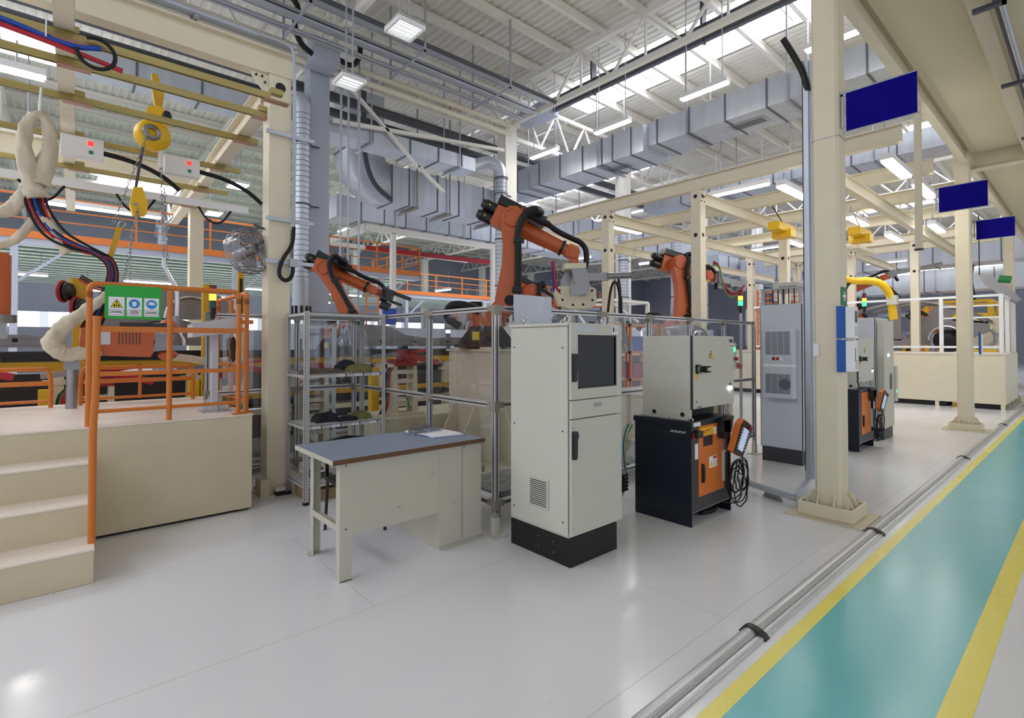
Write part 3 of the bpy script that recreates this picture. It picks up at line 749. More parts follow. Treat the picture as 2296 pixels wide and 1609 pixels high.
# ---------------------------------------------------------------- cabinet with cooling unit
def cooled_cabinet(X, Y, H, lab, ac=True, top=True):
    t = thing('control_cabinet', lab, 'cabinet', (X,Y,0)); D, W = .8, .57
    B((.02,.02,0),(D-.02,W-.02,.20)).build('plinth','charcoal',t,bevel=.003)
    MB().box((.018,.02,.1),(.02,W-.02,.103)).build('plinth_seam','slot',t)
    B((.02,0,.2),(D,W,H)).build('carcass','ralblue',t,bevel=.004)
    dd = B((0,.015,.21),(.02,W-.015,H-.01)).build('door','ralblue',t,bevel=.003)
    MB().box((.004,.008,.21),(.021,.014,H-.01)).box((.004,W-.014,.21),(.021,W-.008,H-.01)).build('door_gap','navy',t)
    if ac:
        u = thing('cooling_unit','pale grey cooling unit with vent grilles on the tall control cabinet','cooling unit',(X-.001,Y,0))
        B((-.15,.07,1.37),(0,.46,1.855)).build('upper_housing','ralblue',u,bevel=.006); B((-.15,.07,.905),(0,.46,1.335)).build('lower_housing','ralblue',u,bevel=.006)
        B((-.148,.075,1.335),(0,.455,1.37)).build('band','white',u)
        for z0, z1, n in ((1.50,1.82,24),(.97,1.24,20)):
            for k in range(4):
                y0 = .105+k*.082; m = MB()
                st = (z1-z0)/n
                for i in range(n): m.box((-.1535,y0,z0+i*st),(-.150,y0+.074,z0+i*st+st*.55))
                m.build('grille','galvdk',u)
        MB().cyl((-.1545,.17,1.10),(-.1535,.17,1.10),.075,n=22).build('fan_shadow_plate','galvdk',u)
        B((-.153,.25,1.425),(-.15,.335,1.463)).build('display_window','black',u)
        words('30',.03,(-.1535,.29,1.444),FX,'ledred',u,'display_digits'); B((-.153,.2,1.43),(-.15,.235,1.458)).build('display_label','paper',u)
    return t
cooled_cabinet(7.545,2.655,2.2,'tall pale grey control cabinet with cooling unit behind the near walkway column')
tf = thing('cabinet_stand','grey open frame with small box on top of the tall control cabinet','frame',(7.56,2.66,2.2))
for x,y in ((.03,.03),(.03,.53),(.75,.03),(.75,.53)): MB().cyl((x,y,0),(x,y,.21),.025,n=10).build('post','hallcol',tf)
B((0,0,.21),(.79,.56,.225)).build('shelf','steel',tf)
gb=B((.05,.08,.225),(.5,.4,.30)).build('device_box','ral',tf); m=MB()
for k in range(14): m.box((.0495,.1+k*.016,.235),(.05,.108+k*.016,.25))
m.build('vent_slot','slot',gb)
for k in range(5): MB().tube([(.05,.12+k*.07,.21),(-.0,.1+k*.07,.1),(.08,.13+k*.07,.02),(.1,.13+k*.07,.0)],.007,6).build('cable','rubber',tf)
t = cooled_cabinet(10.57,2.56,2.1,'pale grey control cabinet behind the far robot controller',False)
MB().box((-.004,.1,1.05),(0,.16,1.16)).box((-.004,.32,1.05),(0,.38,1.2)).build('vent_cover','steel',t)
tall = thing('panel_cabinet','light grey tall cabinet with white indicator lamps behind the far controller','cabinet',(10.62,2.50,0))
B((0,-.05,.2),(.62,.05,2.05)).build('door','ral',tall); B((.02,-.03,0),(.6,.05,.2)).build('plinth','charcoal',tall)
MB().cyl((.22,-.05,1.45),(.22,-.065,1.45),.02,n=12).cyl((.27,-.05,1.45),(.27,-.065,1.45),.02,n=12).build('indicator_lamp','led',tall)
MB().box((.17,-.055,1.43),(.2,-.05,1.48)).build('indicator_label','charcoal',tall)
MB().prism([(0,0),(.05,.03),(.05,.25),(.03,.28),(0,.25)],.02,(.36,-.05,.85),(1,0,0),(0,0,1)).build('handle','galvdk',tall)
MB().box((.62,-.08,.62),(.76,.03,1.25)).build('side_box','ral',tall); MB().box((.76,-.06,.7),(.762,-.02,.73)).box((.65,-.082,.78),(.7,-.08,.82)).build('button_row','ledgreen',tall)
def lamp_tower(loc, label, lit, s=1.0, red=True):
    t = thing('signal_tower', label, 'signal light', loc)
    MB().cyl((0,0,0),(0,0,.05*s),.02*s,n=10).lathe([(.03*s,.05*s),(.03*s,.10*s),(.028*s,.10*s)],(0,0,0)).build('base','black',t)
    z=.10*s
    for nm, mt in (('green','ledgreen' if 'g' in lit else 'lampgreen'),('amber','lampamber' if 'a' in lit else 'yellowdk'),('red','lampred')):
        MB().cyl((0,0,z),(0,0,z+.06*s),.029*s,n=16).build('lens',mt,t,nm+' lens'); MB().cyl((0,0,z+.06*s),(0,0,z+.068*s),.031*s,n=16).build('ring','black',t); z+=.068*s
    return t
lamp_tower((10.7,2.75,2.2),'signal tower with lit green and amber lenses on the far control cabinet','ag',1.1)
# raised floor frame of the screen gate beside the near column
g = thing('screen_gate','grey steel screen frame with tall guide post behind the near walkway column','gate',(5.62,2.07,0))
MB().bar((0,-.01,.085),(.82,.15,.085),.045,.05).bar((.012,-.005,.113),(.82,.15,.113),.02,.006).build('bottom_rail','galv',g)
MB().bar((0,-.02,.085),(.36,.92,.085),.045,.05).bar((.02,0,.113),(.36,.9,.113),.012,.006).build('bottom_rail','galv',g)
MB().box((.80,.11,.11),(.85,.17,4.9)).box((.84,.09,.11),(.885,.13,4.9)).build('guide_post','galv',g)
MB().box((.79,.165,.2),(.80,.17,4.9)).build('guide_seal','navy',g)
MB().prism([(-.12,0),(.12,0),(.06,.1),(-.06,.1)],.03,(.10,.26,0),(.36,.93,0),(0,0,1)).build('foot','steel',g)
MB().tube([(.83,.12,4.55),(.80,.15,4.75),(.72,.22,4.95),(.60,.3,5.15)],.035,8).build('top_sleeve','black',g)
# ---------------------------------------------------------------- left work platform with stairs
t = thing('work_platform','cream raised work platform with four painted steps','platform',(0,5.6,0))
H = .95
def slab(x0,x1,y0,y1,z0,z1,nm):
    return B((x0,y0,z0),(x1,y1,z1-.012)), B((x0,y0,z1-.012),(x1,y1,z1))
B((.235,0,.025),(1.47,2.3,H-.012)).build('deck_body','platform',t,bevel=.004)
B((-3.5,0,.0),(.235,2.3,H-.012)).build('deck_body','platform',t,bevel=.004)
B((-3.5,-.006,H-.012),(1.476,2.3,H)).build('deck_top','plattop',t)
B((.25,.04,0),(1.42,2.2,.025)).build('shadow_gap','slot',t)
B((1.35,.01,0),(1.44,.06,.024)).build('support_foot','brown',t)
for k in range(3):
    z = H/4*(k+1); y = -1.0+k/3
    B((-3.5,y,0),(.205,-.0,z-.012) if k==2 else (.205,y+1/3,z-.012)).build('step','platform',t,bevel=.006)
    B((-3.5,y-.004,z-.012),(.207,y+1/3,z)).build('step_tread','plattop',t)
hr = thing('handrail','orange stair handrail post at the end of the painted steps','handrail',(.196,4.74,.2375))
MB().tube([(0,0,0),(.0,.0,.5),(.0,.0,.85),(.014,.0,1.05),(.015,.0,1.6)],.024,10,smooth=2).build('rail_tube','rail',hr)
MB().cyl((.015,.0,1.59),(.015,.0,1.61),.026,n=12).build('end_cap','rail',hr)

# orange guard rail on the platform
t = thing('guard_railing','orange guard railing round the work platform corner','railing',(.20,5.65,.95))
T = 1.21; W = 1.15
def post(x, y, h=T, r=.023): return MB().cyl((x,y,0),(x,y,h),r,n=10)
post(0,0,T-.05).build('post','rail',t); post(.575,0,T-.02).build('post','rail',t); post(W,0,T-.06).build('post','rail',t)
MB().tube([(0,0,T-.12),(0,0,T),(.12,0,T),(W-.12,0,T),(W,0,T),(W,0,T-.12)],.023,10,smooth=3).build('top_rail','rail',t)
B((0,-.008,.80),(W,.008,.85)).build('middle_rail','rail',t); B((0,-.008,.42),(W,.008,.46)).build('middle_rail','rail',t)
MB().cyl((.05,0,.12),(W,0,.12),.016,n=8).build('bottom_rail','rail',t)
for x in (W,): B((x-.05,-.05,0),(x+.05,.05,.012)).build('foot_plate','rail',t)
t2 = thing('guard_railing','orange side railing running back along the platform end','railing',(1.44,5.72,.95))
for y in (0,.62,1.25): post(0,y,1.18).build('post','rail',t2)
MB().tube([(0,0,1.1),(0,0,1.21),(0,.12,1.21),(0,1.1,1.21),(0,1.25,1.21),(0,1.25,1.1)],.023,10,smooth=3).build('top_rail','rail',t2)
for z in (.82,.44): B((-.008,0,z),(.008,1.25,z+.045)).build('middle_rail','rail',t2)
MB().cyl((0,0,.12),(0,1.25,.12),.016,n=8).build('bottom_rail','rail',t2)
B((-.05,-.05,0),(.05,.05,.012)).build('foot_plate','rail',t2); B((-.06,-.02,.9),(.06,.06,.94)).build('latch','rail',t2)
def low_rail(x0, x1, y, label, mid=True, h=.42):
    t = thing('low_railing', label, 'railing', (x0,y,.95)); L = x1-x0
    MB().tube([(0,0,0),(0,0,h),(.1,0,h),(L-.1,0,h),(L,0,h),(L,0,0)],.022,10,smooth=3).build('hoop','rail',t)
    B((0,-.008,.24),(L,.008,.29)).build('middle_rail','rail',t); MB().cyl((0,0,.07),(L,0,.07),.016,n=8).build('bottom_rail','rail',t)
    if mid: MB().cyl((L/2,0,.05),(L/2,0,h),.018,n=8).build('middle_post','rail',t)
low_rail(.20,1.30,7.62,'low orange hoop railing at the back of the platform right of the hanging gun')
low_rail(-1.5,-.05,7.62,'low orange hoop railing at the back left of the platform')
# sign on the railing
s = thing('safety_sign','green safety sign with one warning and two mandatory pictograms on the orange railing','sign',(.30,5.618,1.865))
B((0,0,0),(.405,.006,.29)).build('board','green',s)
for k in range(3):
    x = .026+k*.125
    p = B((x,-.003,.025),(x+.11,0,.19)).build('panel','paper',s)
    if k == 0:
        q = MB().prism([(x+.012,.098),(x+.098,.098),(x+.055,.172)],.002,(0,-.003,0),(1,0,0),(0,0,1)).build('triangle','black',p)
        MB().prism([(x+.019,.102),(x+.091,.102),(x+.055,.164)],.002,(0,-.0045,0),(1,0,0),(0,0,1)).build('triangle_field','signyellow',p)
        MB().box((x+.052,-.0065,.106),(x+.058,-.0045,.142)).box((x+.035,-.0065,.106),(x+.045,-.0045,.124)).box((x+.065,-.0065,.106),(x+.075,-.0045,.124)).ball((x+.055,-.005,.148),.006,n=8,m=5).build('pictogram','black',p)
    else:
        MB().cyl((x+.055,-.003,.135),(x+.055,-.005,.135),.04,n=22).build('disc','signblue',p)
        if k == 1: MB().prism([(-.014,-.022),(.012,-.022),(.016,.012),(.006,.02),(-.004,.014),(-.016,.02)],.002,(x+.055,-.005,.135),(1,0,0),(0,0,1)).build('pictogram','paper',p)
        else: MB().prism([(-.028,-.006),(-.02,.016),(.0,.022),(.02,.014),(.028,-.008),(.012,-.002),(.004,-.012),(-.012,-.002)],.002,(x+.055,-.005,.135),(1,0,0),(0,0,1)).build('pictogram','paper',p)
    m = MB().box((x+.006,-.0045,.034),(x+.104,-.003,.036)).box((x+.006,-.0045,.078),(x+.104,-.003,.08)).box((x+.006,-.0045,.034),(x+.008,-.003,.08)).box((x+.102,-.0045,.034),(x+.104,-.003,.08))
    for z,a in ((.062,.02),(.052,.014)) if k!=1 else ((.068,.03),(.057,.022),(.046,.026)): m.box((x+a,-.0045,z),(x+.11-a,-.003,z+.005))
    m.build('caption','charcoal',p)
# operator console
t = thing('operator_console','grey sloping operator console on a pedestal with signal tower at the platform corner','console',(1.22,6.05,.95))
B((-.12,-.1,0),(.14,.12,.012)).build('base_plate','conduit',t); B((-.03,-.03,.012),(.03,.03,.80)).build('post','ralblue',t)
for a in (-1,1): MB().prism([(0,0),(.07,0),(0,.16)],.008,(a*.04,0,.012),(a,0,0),(0,0,1)).build('rib','ralblue',t)
MB().prism([(-.2,.0),(.2,.06),(.24,.12),(.22,.22),(-.2,.13)],.26,(-.02,.13,.76),(1,0,0),(0,0,1)).build('console_box','ralblue',t,bevel=.006)
MB().prism([(-.2,.0),(.2,.085),(.2,.1),(-.2,.012)],.2,(-.02,.1,.885),(1,0,0),(0,0,1)).build('key_panel','conduit',t)
lamp_tower((1.20,6.05,1.90),'signal tower with lit amber lens on the operator console','a',1.15)
hg = thing('work_glove','black glove hanging from the orange side railing','glove',(1.43,6.2,1.55))
MB().ball((0,0,.08),.06,(.5,.8,1.6)).cyl((0,-.03,.04),(0,-.04,-.08),.014,n=8).cyl((0,0,.04),(0,0,-.1),.014,n=8).cyl((0,.03,.04),(0,.035,-.07),.014,n=8).build('glove','black',hg)

# ---------------------------------------------------------------- left gantry frame
def gantry_column(x, y, h, label, plate=True):
    t = thing('gantry_column', label, 'column', (x,y,0)); a = .115
    m = MB().box((-a,-a,.012),(a,-a+.016,h)).box((-a,a-.016,.012),(a,a,h)).box((-.012,-a+.016,.012),(.012,a-.016,h)).box((-a,-a+.016,.012),(-a+.01,a-.016,h)).box((a-.01,-a+.016,.012),(a,a-.016,h))
    m.build('shaft','cream',t,bevel=.004)
    B((-.2,-.2,0),(.2,.2,.012)).build('base_plate','creamdk',t)
    if plate:
        MB().cyl((0.0,-a-.001,h-.14),(0.0,-a-.004,h-.14),.055,n=20).build('top_hole','slot',t)
        B((-.14,-.13,h-.012),(.14,.13,h)).build('cap_plate','cream',t)
        MB().prism([(0,0),(-.17,0),(-.17,-.05),(0,-.24)],.02,(-a,-.06,h-.03),(1,0,0),(0,0,1)).build('gusset','cream',t)
        m = MB()
        for dx,dz in ((-.13,-.06),(-.07,-.06),(-.04,-.12)): m.cyl((-a+dx,-.082,h+dz),(-a+dx,-.10,h+dz),.012,n=8)
        m.build('gusset_bolt','black',t)
    for sx in (-1,1):
        for sy in (-1,1): MB().cyl((sx*.16,sy*.16,.012),(sx*.16,sy*.16,.05),.014,n=8).build('anchor_bolt','steel',t)
    return t
gc = gantry_column(1.84,6.12,4.64,'cream gantry column standing between the platform and the shelf rack')
for sx,x in ((-1,-.2),(1,.12)): B((x,-.2,.012),(x+.09,.0,.19)).build('foot_stiffener','creamdk',gc)
mt = MB().box((-.05,-.22,0.0),(.05,-.14,.05)); mt.build('levelling_pad','black',gc); B((-.05,-.22,.05),(.05,-.14,.09)).build('pad_block','ral',gc)
gantry_column(2.0,11.6,4.66,'cream gantry column behind the hanging yellow hoist')
tag(MB((-6,6.12,4.64)).ibeam((-6,6.12,4.785),(2.02,6.12,4.785),.29,.16,.016).build('gantry_beam','cream',loc=(-6,6.12,4.64)),'heavy cream gantry beam running left from the near gantry column','beam')
tag(MB((-6,11.6,4.72)).ibeam((-6,11.6,4.885),(2.2,11.6,4.885),.33,.16,.016).build('gantry_beam','cream',loc=(-6,11.6,4.72)),'cream gantry beam running left from the rear gantry column','beam')
tag(MB((1.7,5.9,4.2)).ibeam((1.70,6.24,4.36),(1.86,13.2,4.36),.26,.15,.014).build('runway_beam','cream',loc=(1.7,5.9,4.2)),'cream runway beam going back from the near gantry column','beam')
tag(MB((0,5,4.2)).ibeam((.0,4.9,4.34),(.17,13.2,4.34),.22,.13,.014).build('runway_beam','cream',loc=(0,5,4.2)),'cream cross runway beam left of the yellow hoist','beam')
rails = [(5.62,'first'),(6.13,'second'),(7.02,'third'),(8.38,'fourth'),(9.75,'fifth'),(11.0,'sixth')]
for k,(y,n) in enumerate(rails):
    t = thing('crane_rail', n+' gold crane rail back from the near gantry column','crane rail',(-4,y,4.16)); x1=5.62+.13*k
    MB().box((0,-.024,0),(x1,-.018,.065)).box((0,.018,0),(x1,.024,.065)).box((0,-.018,.059),(x1,.018,.065)).box((0,-.018,0),(x1,-.010,.006)).box((0,.010,0),(x1,.018,.006)).build('profile','gold',t)
    for x in (4.05+.04*k,5.68+.02*k):
        MB().box((x-.12,-.045,-.015),(x+.12,.045,0)).build('clamp_plate','brassy',t); MB().box((x-.06,-.04,.065),(x+.06,.04,.12)).build('clamp','gold',t)
t = thing('runner_rail','white cable runner rail under the cream gantry','rail',(-3,9.1,3.75))
MB().box((0,-.03,0),(5.3,.03,.1)).build('profile','white',t)
for x in (.6,1.6,2.6,3.6,4.6): MB().tube([(x,0,0),(x+.12,0,-.2),(x+.3,0,-.24),(x+.45,0,0)],.016,8).build('festoon','rubber',t)
# white control boxes hung between the rails
for i,(x,y,z,lab) in enumerate(((.20,8.0,3.98,'white hoist switch box with red lamp left of the yellow hoist'),(1.22,8.0,3.98,'white hoist switch box with red lamp right of the yellow hoist'))):
    t = thing('switch_box',lab,'box',(x,y,z))
    B((-.2,0,-.1),(.2,.12,.14)).build('housing','white',t,bevel=.006); B((.05,-.006,.05),(.1,0,.1)).build('red_button','ledred',t); B((.06,-.006,-.05),(.1,0,-.01)).build('green_button','cablegreen',t)
    MB().tube([(.2,.05,.0),(.5,.05,-.03),(.8,.05,-.14),(1.0,.05,-.3)],.03,8).build('hose','rubber',t)
# chain hoists
def hoist(loc, label, s=1.0):
    t = thing('chain_hoist', label, 'hoist', loc)
    MB().prism([(-.1,0),(.1,0),(.13,.07),(.1,.2),(.0,.25),(-.1,.2),(-.13,.07)],.16*s,(0,.08*s,-.1),(s,0,0),(0,0,s)).build('motor_housing','yellow',t,bevel=.012)
    MB().lathe([(.0,-.11),(.17,-.1),(.19,-.04),(.19,.04),(.17,.1),(.0,.11)],(-.04*s,0,-.22*s),(.25,-1,0),20).build('drum','yellow',t)
    MB().lathe([(.05,0),(.1,0),(.1,.02),(.05,.03)],(-.065*s,-.11,-.22*s),(.25,-1,0),18).build('drum_ring','steel',t)
    MB().prism([(0,0),(.07,0),(.09,.2),(.02,.42),(-.04,.42),(-.03,.2)],.06,(-.02,0,.12),(1,0,0),(0,0,1)).build('hanger','yellowdk',t)
    MB().ball((.1,-.07,.03),.07,(.8,.6,1.2)).build('end_cover','black',t)
    return t
hoist((.90,7.75,4.45),'yellow chain hoist hanging from the gold crane rail')
hb = thing('hook_block','yellow hook block hanging on a chain under the hoist','hook block',(.72,7.75,3.38))
MB().prism([(-.05,.16),(.04,.18),(.07,.06),(.10,-.02),(.08,-.16),(-.05,-.18),(-.08,-.05)],.12,(0,.06,0),(1,0,0),(0,0,1)).build('block','yellow',hb,bevel=.012)
MB().box((-.05,-.063,-.06),(0,-.06,-.03)).build('label_plate','steel',hb)
def chain(p, q, r=.008, link=.055):
    p,q=V(p),V(q); d=q-p; n=max(2,int(d.length/link)); m=MB(); u=d.normalized(); side=V((1,0,0)); oth=u.cross(side).normalized()
    for i in range(n):
        c=p+d*((i+.5)/n); sv = side if i%2 else oth; h=link*.62; ww=link*.26
        pts=[c+u*(h*math.sin(a*PI/4))+sv*(ww*math.cos(a*PI/4)) for a in range(8)]
        m.tube(pts,r*.55,5,True,0)
    return m
MB().bar((.08,0,.98),(-.02,0,.18),.03,.03).build('lift_rod','darkpipe',hb)
for i,(p,q,lab) in enumerate((((.80,7.6,4.2),(.45,7.2,2.98),'slack steel chain from the hoist down to the yellow strap'),((.72,7.7,3.3),(.56,7.4,2.35),'thin steel chain below the yellow hook block'),((.95,7.75,3.9),(.99,7.75,2.72),'double steel chain hanging above the bent lifting bar'),((.80,9.4,3.3),(.78,9.4,2.2),'thin far chain between hook block and lifting bar'))):
    m = chain(p,q)
    if i==2:
        m2 = chain((.99,7.75,3.6),(1.03,7.75,2.72)); m.add(m2.v,m2.f,True)
    m.s=[True]*len(m.f); off=V(p); m.v=[tuple(V(v)-off) for v in m.v]
    tag(m.build('steel_chain','steel',loc=p),lab,'chain')
cs = MB().cyl((0,0,0),(0,0,.28),.03,n=10); tag(cs.build('chain_stop','white',loc=(.95,7.75,3.85)),'white chain stop tube above the double chain','tube')
lb = thing('lifting_bar','bent chrome lifting bar hanging on a double chain','lifting bar',(1.0,7.75,2.72))
MB().tube([(0,0,0),(-.01,0,-.1),(.12,0,-.34),(.14,0,-.42),(.14,0,-.72)],.028,10,smooth=2).build('bar','chrome',lb)
MB().cyl((.14,0,-.72),(.14,0,-.86),.05,n=12).build('end_fitting','steel',lb)
# hose bundle and cloth sleeves
def cloth_tube(pts, rr, seed):
    """loose wrinkled sleeve along a path"""
    b = MB().tube(pts, .06, 18, smooth=4, rr=rr); rn = random.Random(seed); n = 18; m = (len(b.v)-0)//n
    ph = [rn.uniform(0,6.3) for _ in range(6)]
    out = []
    rings = len(b.v)//n
    for i in range(rings):
        ring = [V(p) for p in b.v[i*n:(i+1)*n]]; c = sum(ring, V((0,0,0)))/n
        j = min(max(i,0),rings-3) if i >= rings-2 else i
        for k, p in enumerate(ring):
            q = i if i < rings-2 else (0 if i == rings-2 else rings-3)
            f = 1+.05*math.sin(q*.9+ph[0]+3*math.sin(k*.7+ph[1]))+.09*math.sin(k*1.05+q*.30+ph[2])+.05*math.sin(k*2.1-q*.2+ph[4])+.06*math.sin(q*.33+ph[3])
            out.append(tuple(c+(p-c)*f))
    b.v = out
    return b
hb = thing('hose_bundle','thick bundle of black, red and blue hoses sweeping down to the welding gun','hose bundle',(0,7.0,2.0))
cols=['rubber','red','rubber','hoseblue','rubber','rubber','red','rubber']
rn=random.Random(3)
for k,cn in enumerate(cols):
    dx=(k-3.5)*.022; dz=rn.uniform(-.06,.06)
    MB().tube([(-.19+dx,.0,1.15),(-.16+dx,-.01,.98+dz*.5),(-.04+dx,-.03,.75+dz),(.13+dx*.6,-.05,.655+dz),(.30+dx*.3,-.05,.60+dz*.4),(.40+dx*.4,-.05,.54+dx*.3),(.445+dx*.5,-.05,.42),(.42+dx*.6,-.04,.25),(.345+dx*.8,0,.02),(.26+dx,.05,-.18)],.013,8).build('hose',cn,hb)
for k in range(3): MB().tube([(.18-.01*k,.02,.36-.02*k),(.3,.0,.28-.03*k),(.42,-.05,.24-.02*k)],.010,7).build('thin_hose',('rubber','rubber','red')[k],hb)
st = thing('lifting_strap','yellow strap holding the hose bundle on a chain','strap',(.42,7.05,2.55))
MB().prism([(-.05,-.06),(.0,-.10),(.03,.06),(.10,.36),(.05,.37),(-.02,.07)],.03,(0,.0,0),(1,0,0),(0,0,1)).build('strap','yellowdk',st)
MB().tube([(.06,0,.35),(.08,0,.44),(.14,0,.42),(.1,0,.35)],.012,8,True).build('hook','steel',st)
sl = thing('cable_sleeve','pale cloth sleeve looped over a rope above the hose bundle','sleeve',(-.17,7.0,3.22))
cloth_tube([(.02,0,.02),(.10,0,.4),(.085,0,.64),(.0,0,.74),(-.085,0,.62),(-.11,0,.38),(-.03,0,.0),(.0,0,-.12)],[.085,.065,.05,.045,.05,.065,.085,.09],1).build('sleeve','bag',sl)
cloth_tube([(-.06,.02,.0),(-.10,.05,-.12),(-.2,.1,-.26),(-.38,.15,-.32)],[.06,.07,.06,.045],2).build('side_sleeve','bag',sl); cloth_tube([(.02,.05,-.28),(-.08,.08,-.42),(-.17,.1,-.58),(-.34,.1,-.62)],[.035,.04,.04,.03],3).build('side_sleeve','bag',sl)
cloth_tube([(.0,.02,-.27),(.10,.0,-.36),(.17,.0,-.52),(.24,.0,-.64)],[.04,.045,.045,.05],4).build('lower_sleeve','bag',sl)
MB().cyl((.01,0,.76),(.02,.0,1.0),.012,n=8).build('rope','paper',sl)
s2 = thing('cable_sleeve','bent pale cloth sleeve left of the orange welding gun','sleeve',(.15,6.9,1.75))
cloth_tube([(.24,.0,.42),(.14,.0,.31),(-.03,.0,.15),(-.17,.0,-.01),(-.19,.0,-.14),(-.08,.0,-.21),(.06,.0,-.20),(.19,.0,-.17)],[.04,.05,.065,.08,.085,.075,.06,.055],5).build('sleeve','bag',s2)
# blue and red air hoses along the first gold rail
ah = thing('air_hoses','blue and red air hoses tied along the first gold crane rail','hoses',(-1.2,5.55,4.2))
MB().tube([(-.6,0,.08),(.2,0,.02),(.9,0,-.05),(1.25,0,-.12),(1.45,0,-.06)],.022,8).build('blue_hose','hoseblue',ah)
MB().tube([(-.6,0,.03),(.2,0,-.03),(.9,0,-.1),(1.3,0,-.15),(1.6,0,-.2)],.022,8).build('red_hose','red',ah)
ring=[(1.42+.13*math.cos(a*PI/6),-.02,-.12+.13*math.sin(a*PI/6)) for a in range(-6,5)]
MB().tube(ring,.016,8).build('black_loop','rubber',ah)
for x in (.1,.6,1.1): MB().box((x,-.03,-.1),(x+.01,.03,.05)).build('cable_tie','paper',ah)
# conduits on the gantry beam
cp = thing('conduit_run','two grey conduits on brackets along the top of the heavy gantry beam','conduit',(-6,6.05,4.95))
for k,(y,r) in enumerate(((-.05,.03),(.06,.03),(.14,.018))): MB().tube([(0,y,.05+.03*k),(8.0,y,.05+.03*k)],r,8,smooth=0).build('pipe','conduit',cp)
MB().tube([(7.6,-.08,.04),(7.93,-.10,.04),(7.97,-.11,-.06),(7.97,-.11,-2.0)],.018,8,smooth=2).build('drop_pipe','conduit',cp)
MB().tube([(7.97,-.11,-2.0),(7.96,-.12,-2.2),(7.84,-.13,-2.38),(7.80,-.13,-2.55),(7.88,-.13,-2.62),(7.96,-.12,-2.55),(7.97,-.1,-2.4)],.022,8,smooth=2).build('flexible_hose','rubber',cp)
for x in (3.0,5.2,7.0): MB().box((x,-.1,-.01),(x+.04,.17,.0)).box((x,.16,0),(x+.04,.17,.2)).build('bracket','conduit',cp)
for z in (-1.95,-1.0,-2.42): MB().box((7.68,-.10,z),(8.2,-.07,z+.04)).build('strut_channel','galv',cp)
B((7.92,-.15,-2.45),(8.0,-.09,-2.36)).build('socket_box','conduit',cp)
# fan on the column
fn = thing('wall_fan','silver cage fan bracketed to the cream gantry column','fan',(1.56,6.16,2.66))
A = Matrix.Rotation(R(-28),4,'Y')@Matrix.Rotation(R(38),4,'Z')
m = MB()
for rr,yy in ((.235,-.10),(.25,-.04),(.25,.04),(.22,.10)):
    m.tube([A@V((rr*math.cos(a*PI/12),yy,rr*math.sin(a*PI/12))) for a in range(24)],.006,6,True,0)
for a in range(36):
    c_,s_=math.cos(a*PI/18),math.sin(a*PI/18)
    m.tube([A@V((r_*c_,y_,r_*s_)) for r_,y_ in ((.05,-.13),(.15,-.125),(.235,-.10),(.25,-.04),(.25,.04),(.22,.10),(.06,.12))],.003,5,False,0)
m.build('cage','steel',fn)
b = MB()
for k in range(3):
    a=k*2*PI/3
    b.add([A@V(p) for p in ((.04*math.cos(a),-.02,.04*math.sin(a)),(.2*math.cos(a-.35),.03,.2*math.sin(a-.35)),(.21*math.cos(a+.3),-.04,.21*math.sin(a+.3)),(.06*math.cos(a+.8),-.04,.06*math.sin(a+.8)))],[(0,1,2,3),(3,2,1,0)])
b.build('blade','steel',fn)
MB().cyl(A@V((0,-.1,0)),A@V((0,.16,0)),.06,n=14).build('motor','steel',fn)
MB().lathe([(.248,-.09),(.256,0),(.248,.09)],(0,0,0),A@V((0,1,0)),28).build('film_cover','fanfilm',fn)
MB().bar(A@V((0,.16,0)),(.2,.0,.16),.03).bar((.2,0,.16),(.2,0,-.1),.03).bar((.05,-.02,.30),(.2,0,.26),.02).tube([(.0,-.05,.25),(.06,-.08,.1),(.1,-.06,-.1),(.2,-.05,-.2),(.3,-.1,-.28)],.006,6).build('bracket','darkpipe',fn)
# ---------------------------------------------------------------- aluminium screen fence round the robot cell
def fence_panel(p, q, label, post_end=True, door=False):
    """one bay of the fence: post at p, rails and clear panes up to q"""
    x0,y0 = p; x1,y1 = q; t = thing('screen_fence', label, 'fence', (x0,y0,0))
    d = V((x1-x0,y1-y0,0)); L = d.length; u = d/L; n = V((-u.y,u.x,0))
    def post(at, nm='post'):
        a = u*at
        B_ = MB().bar(a+V((0,0,.10)),a+V((0,0,1.98)),.046,.046,up=tuple(u)).build(nm,'alu',t)
        m = MB()
        for s_ in (-1,1):
            m.bar(a+n*(s_*.0232)+V((0,0,.2)),a+n*(s_*.0232)+V((0,0,1.9)),.010,.002,up=tuple(n)); m.bar(a+u*(s_*.0232)+V((0,0,.2)),a+u*(s_*.0232)+V((0,0,1.9)),.002,.010,up=tuple(n))
        m.build('profile_slot','slot',B_)
        MB().bar(a+V((0,0,.012)),a+V((0,0,.16)),.058,.058,up=tuple(u)).bar(a+V((0,0,0)),a+V((0,0,.012)),.16,.16,up=tuple(u)).build('foot','ral',t)
    post(0)
    if post_end: post(L)
    for z in (1.955,1.12,.28):
        r = MB().bar(V((0,0,z))+u*.023,V((0,0,z))+u*(L-.023),.042,.045).build('rail','alu',t)
        m = MB()
        for s_ in (-1,1): m.bar(V((0,0,z))+u*.05+n*(s_*.0215),V((0,0,z))+u*(L-.05)+n*(s_*.0215),.002,.011)
        m.build('profile_slot','slot',r)
        k = MB()
        k.bar(V((0,0,z-.06)),V((0,0,z+.028)),.054,.054,up=tuple(u)).bar(V((0,0,z)),u*.08+V((0,0,z)),.051,.05); k.build('corner_bracket','aludk',t)
        MB().bar(u*(L-.028),u*(L-.08),.050,.049).build('corner_bracket','aludk',t).location.z = z
    for z0,z1 in ((.31,1.09),(1.15,1.93)):
        MB().bar(V((0,0,(z0+z1)/2))+u*.03,V((0,0,(z0+z1)/2))+u*(L-.03),.004,z1-z0).build('pane','glass',t)
    return t
fx = [2.84,3.356,4.265,5.137,6.02,6.937,7.87]
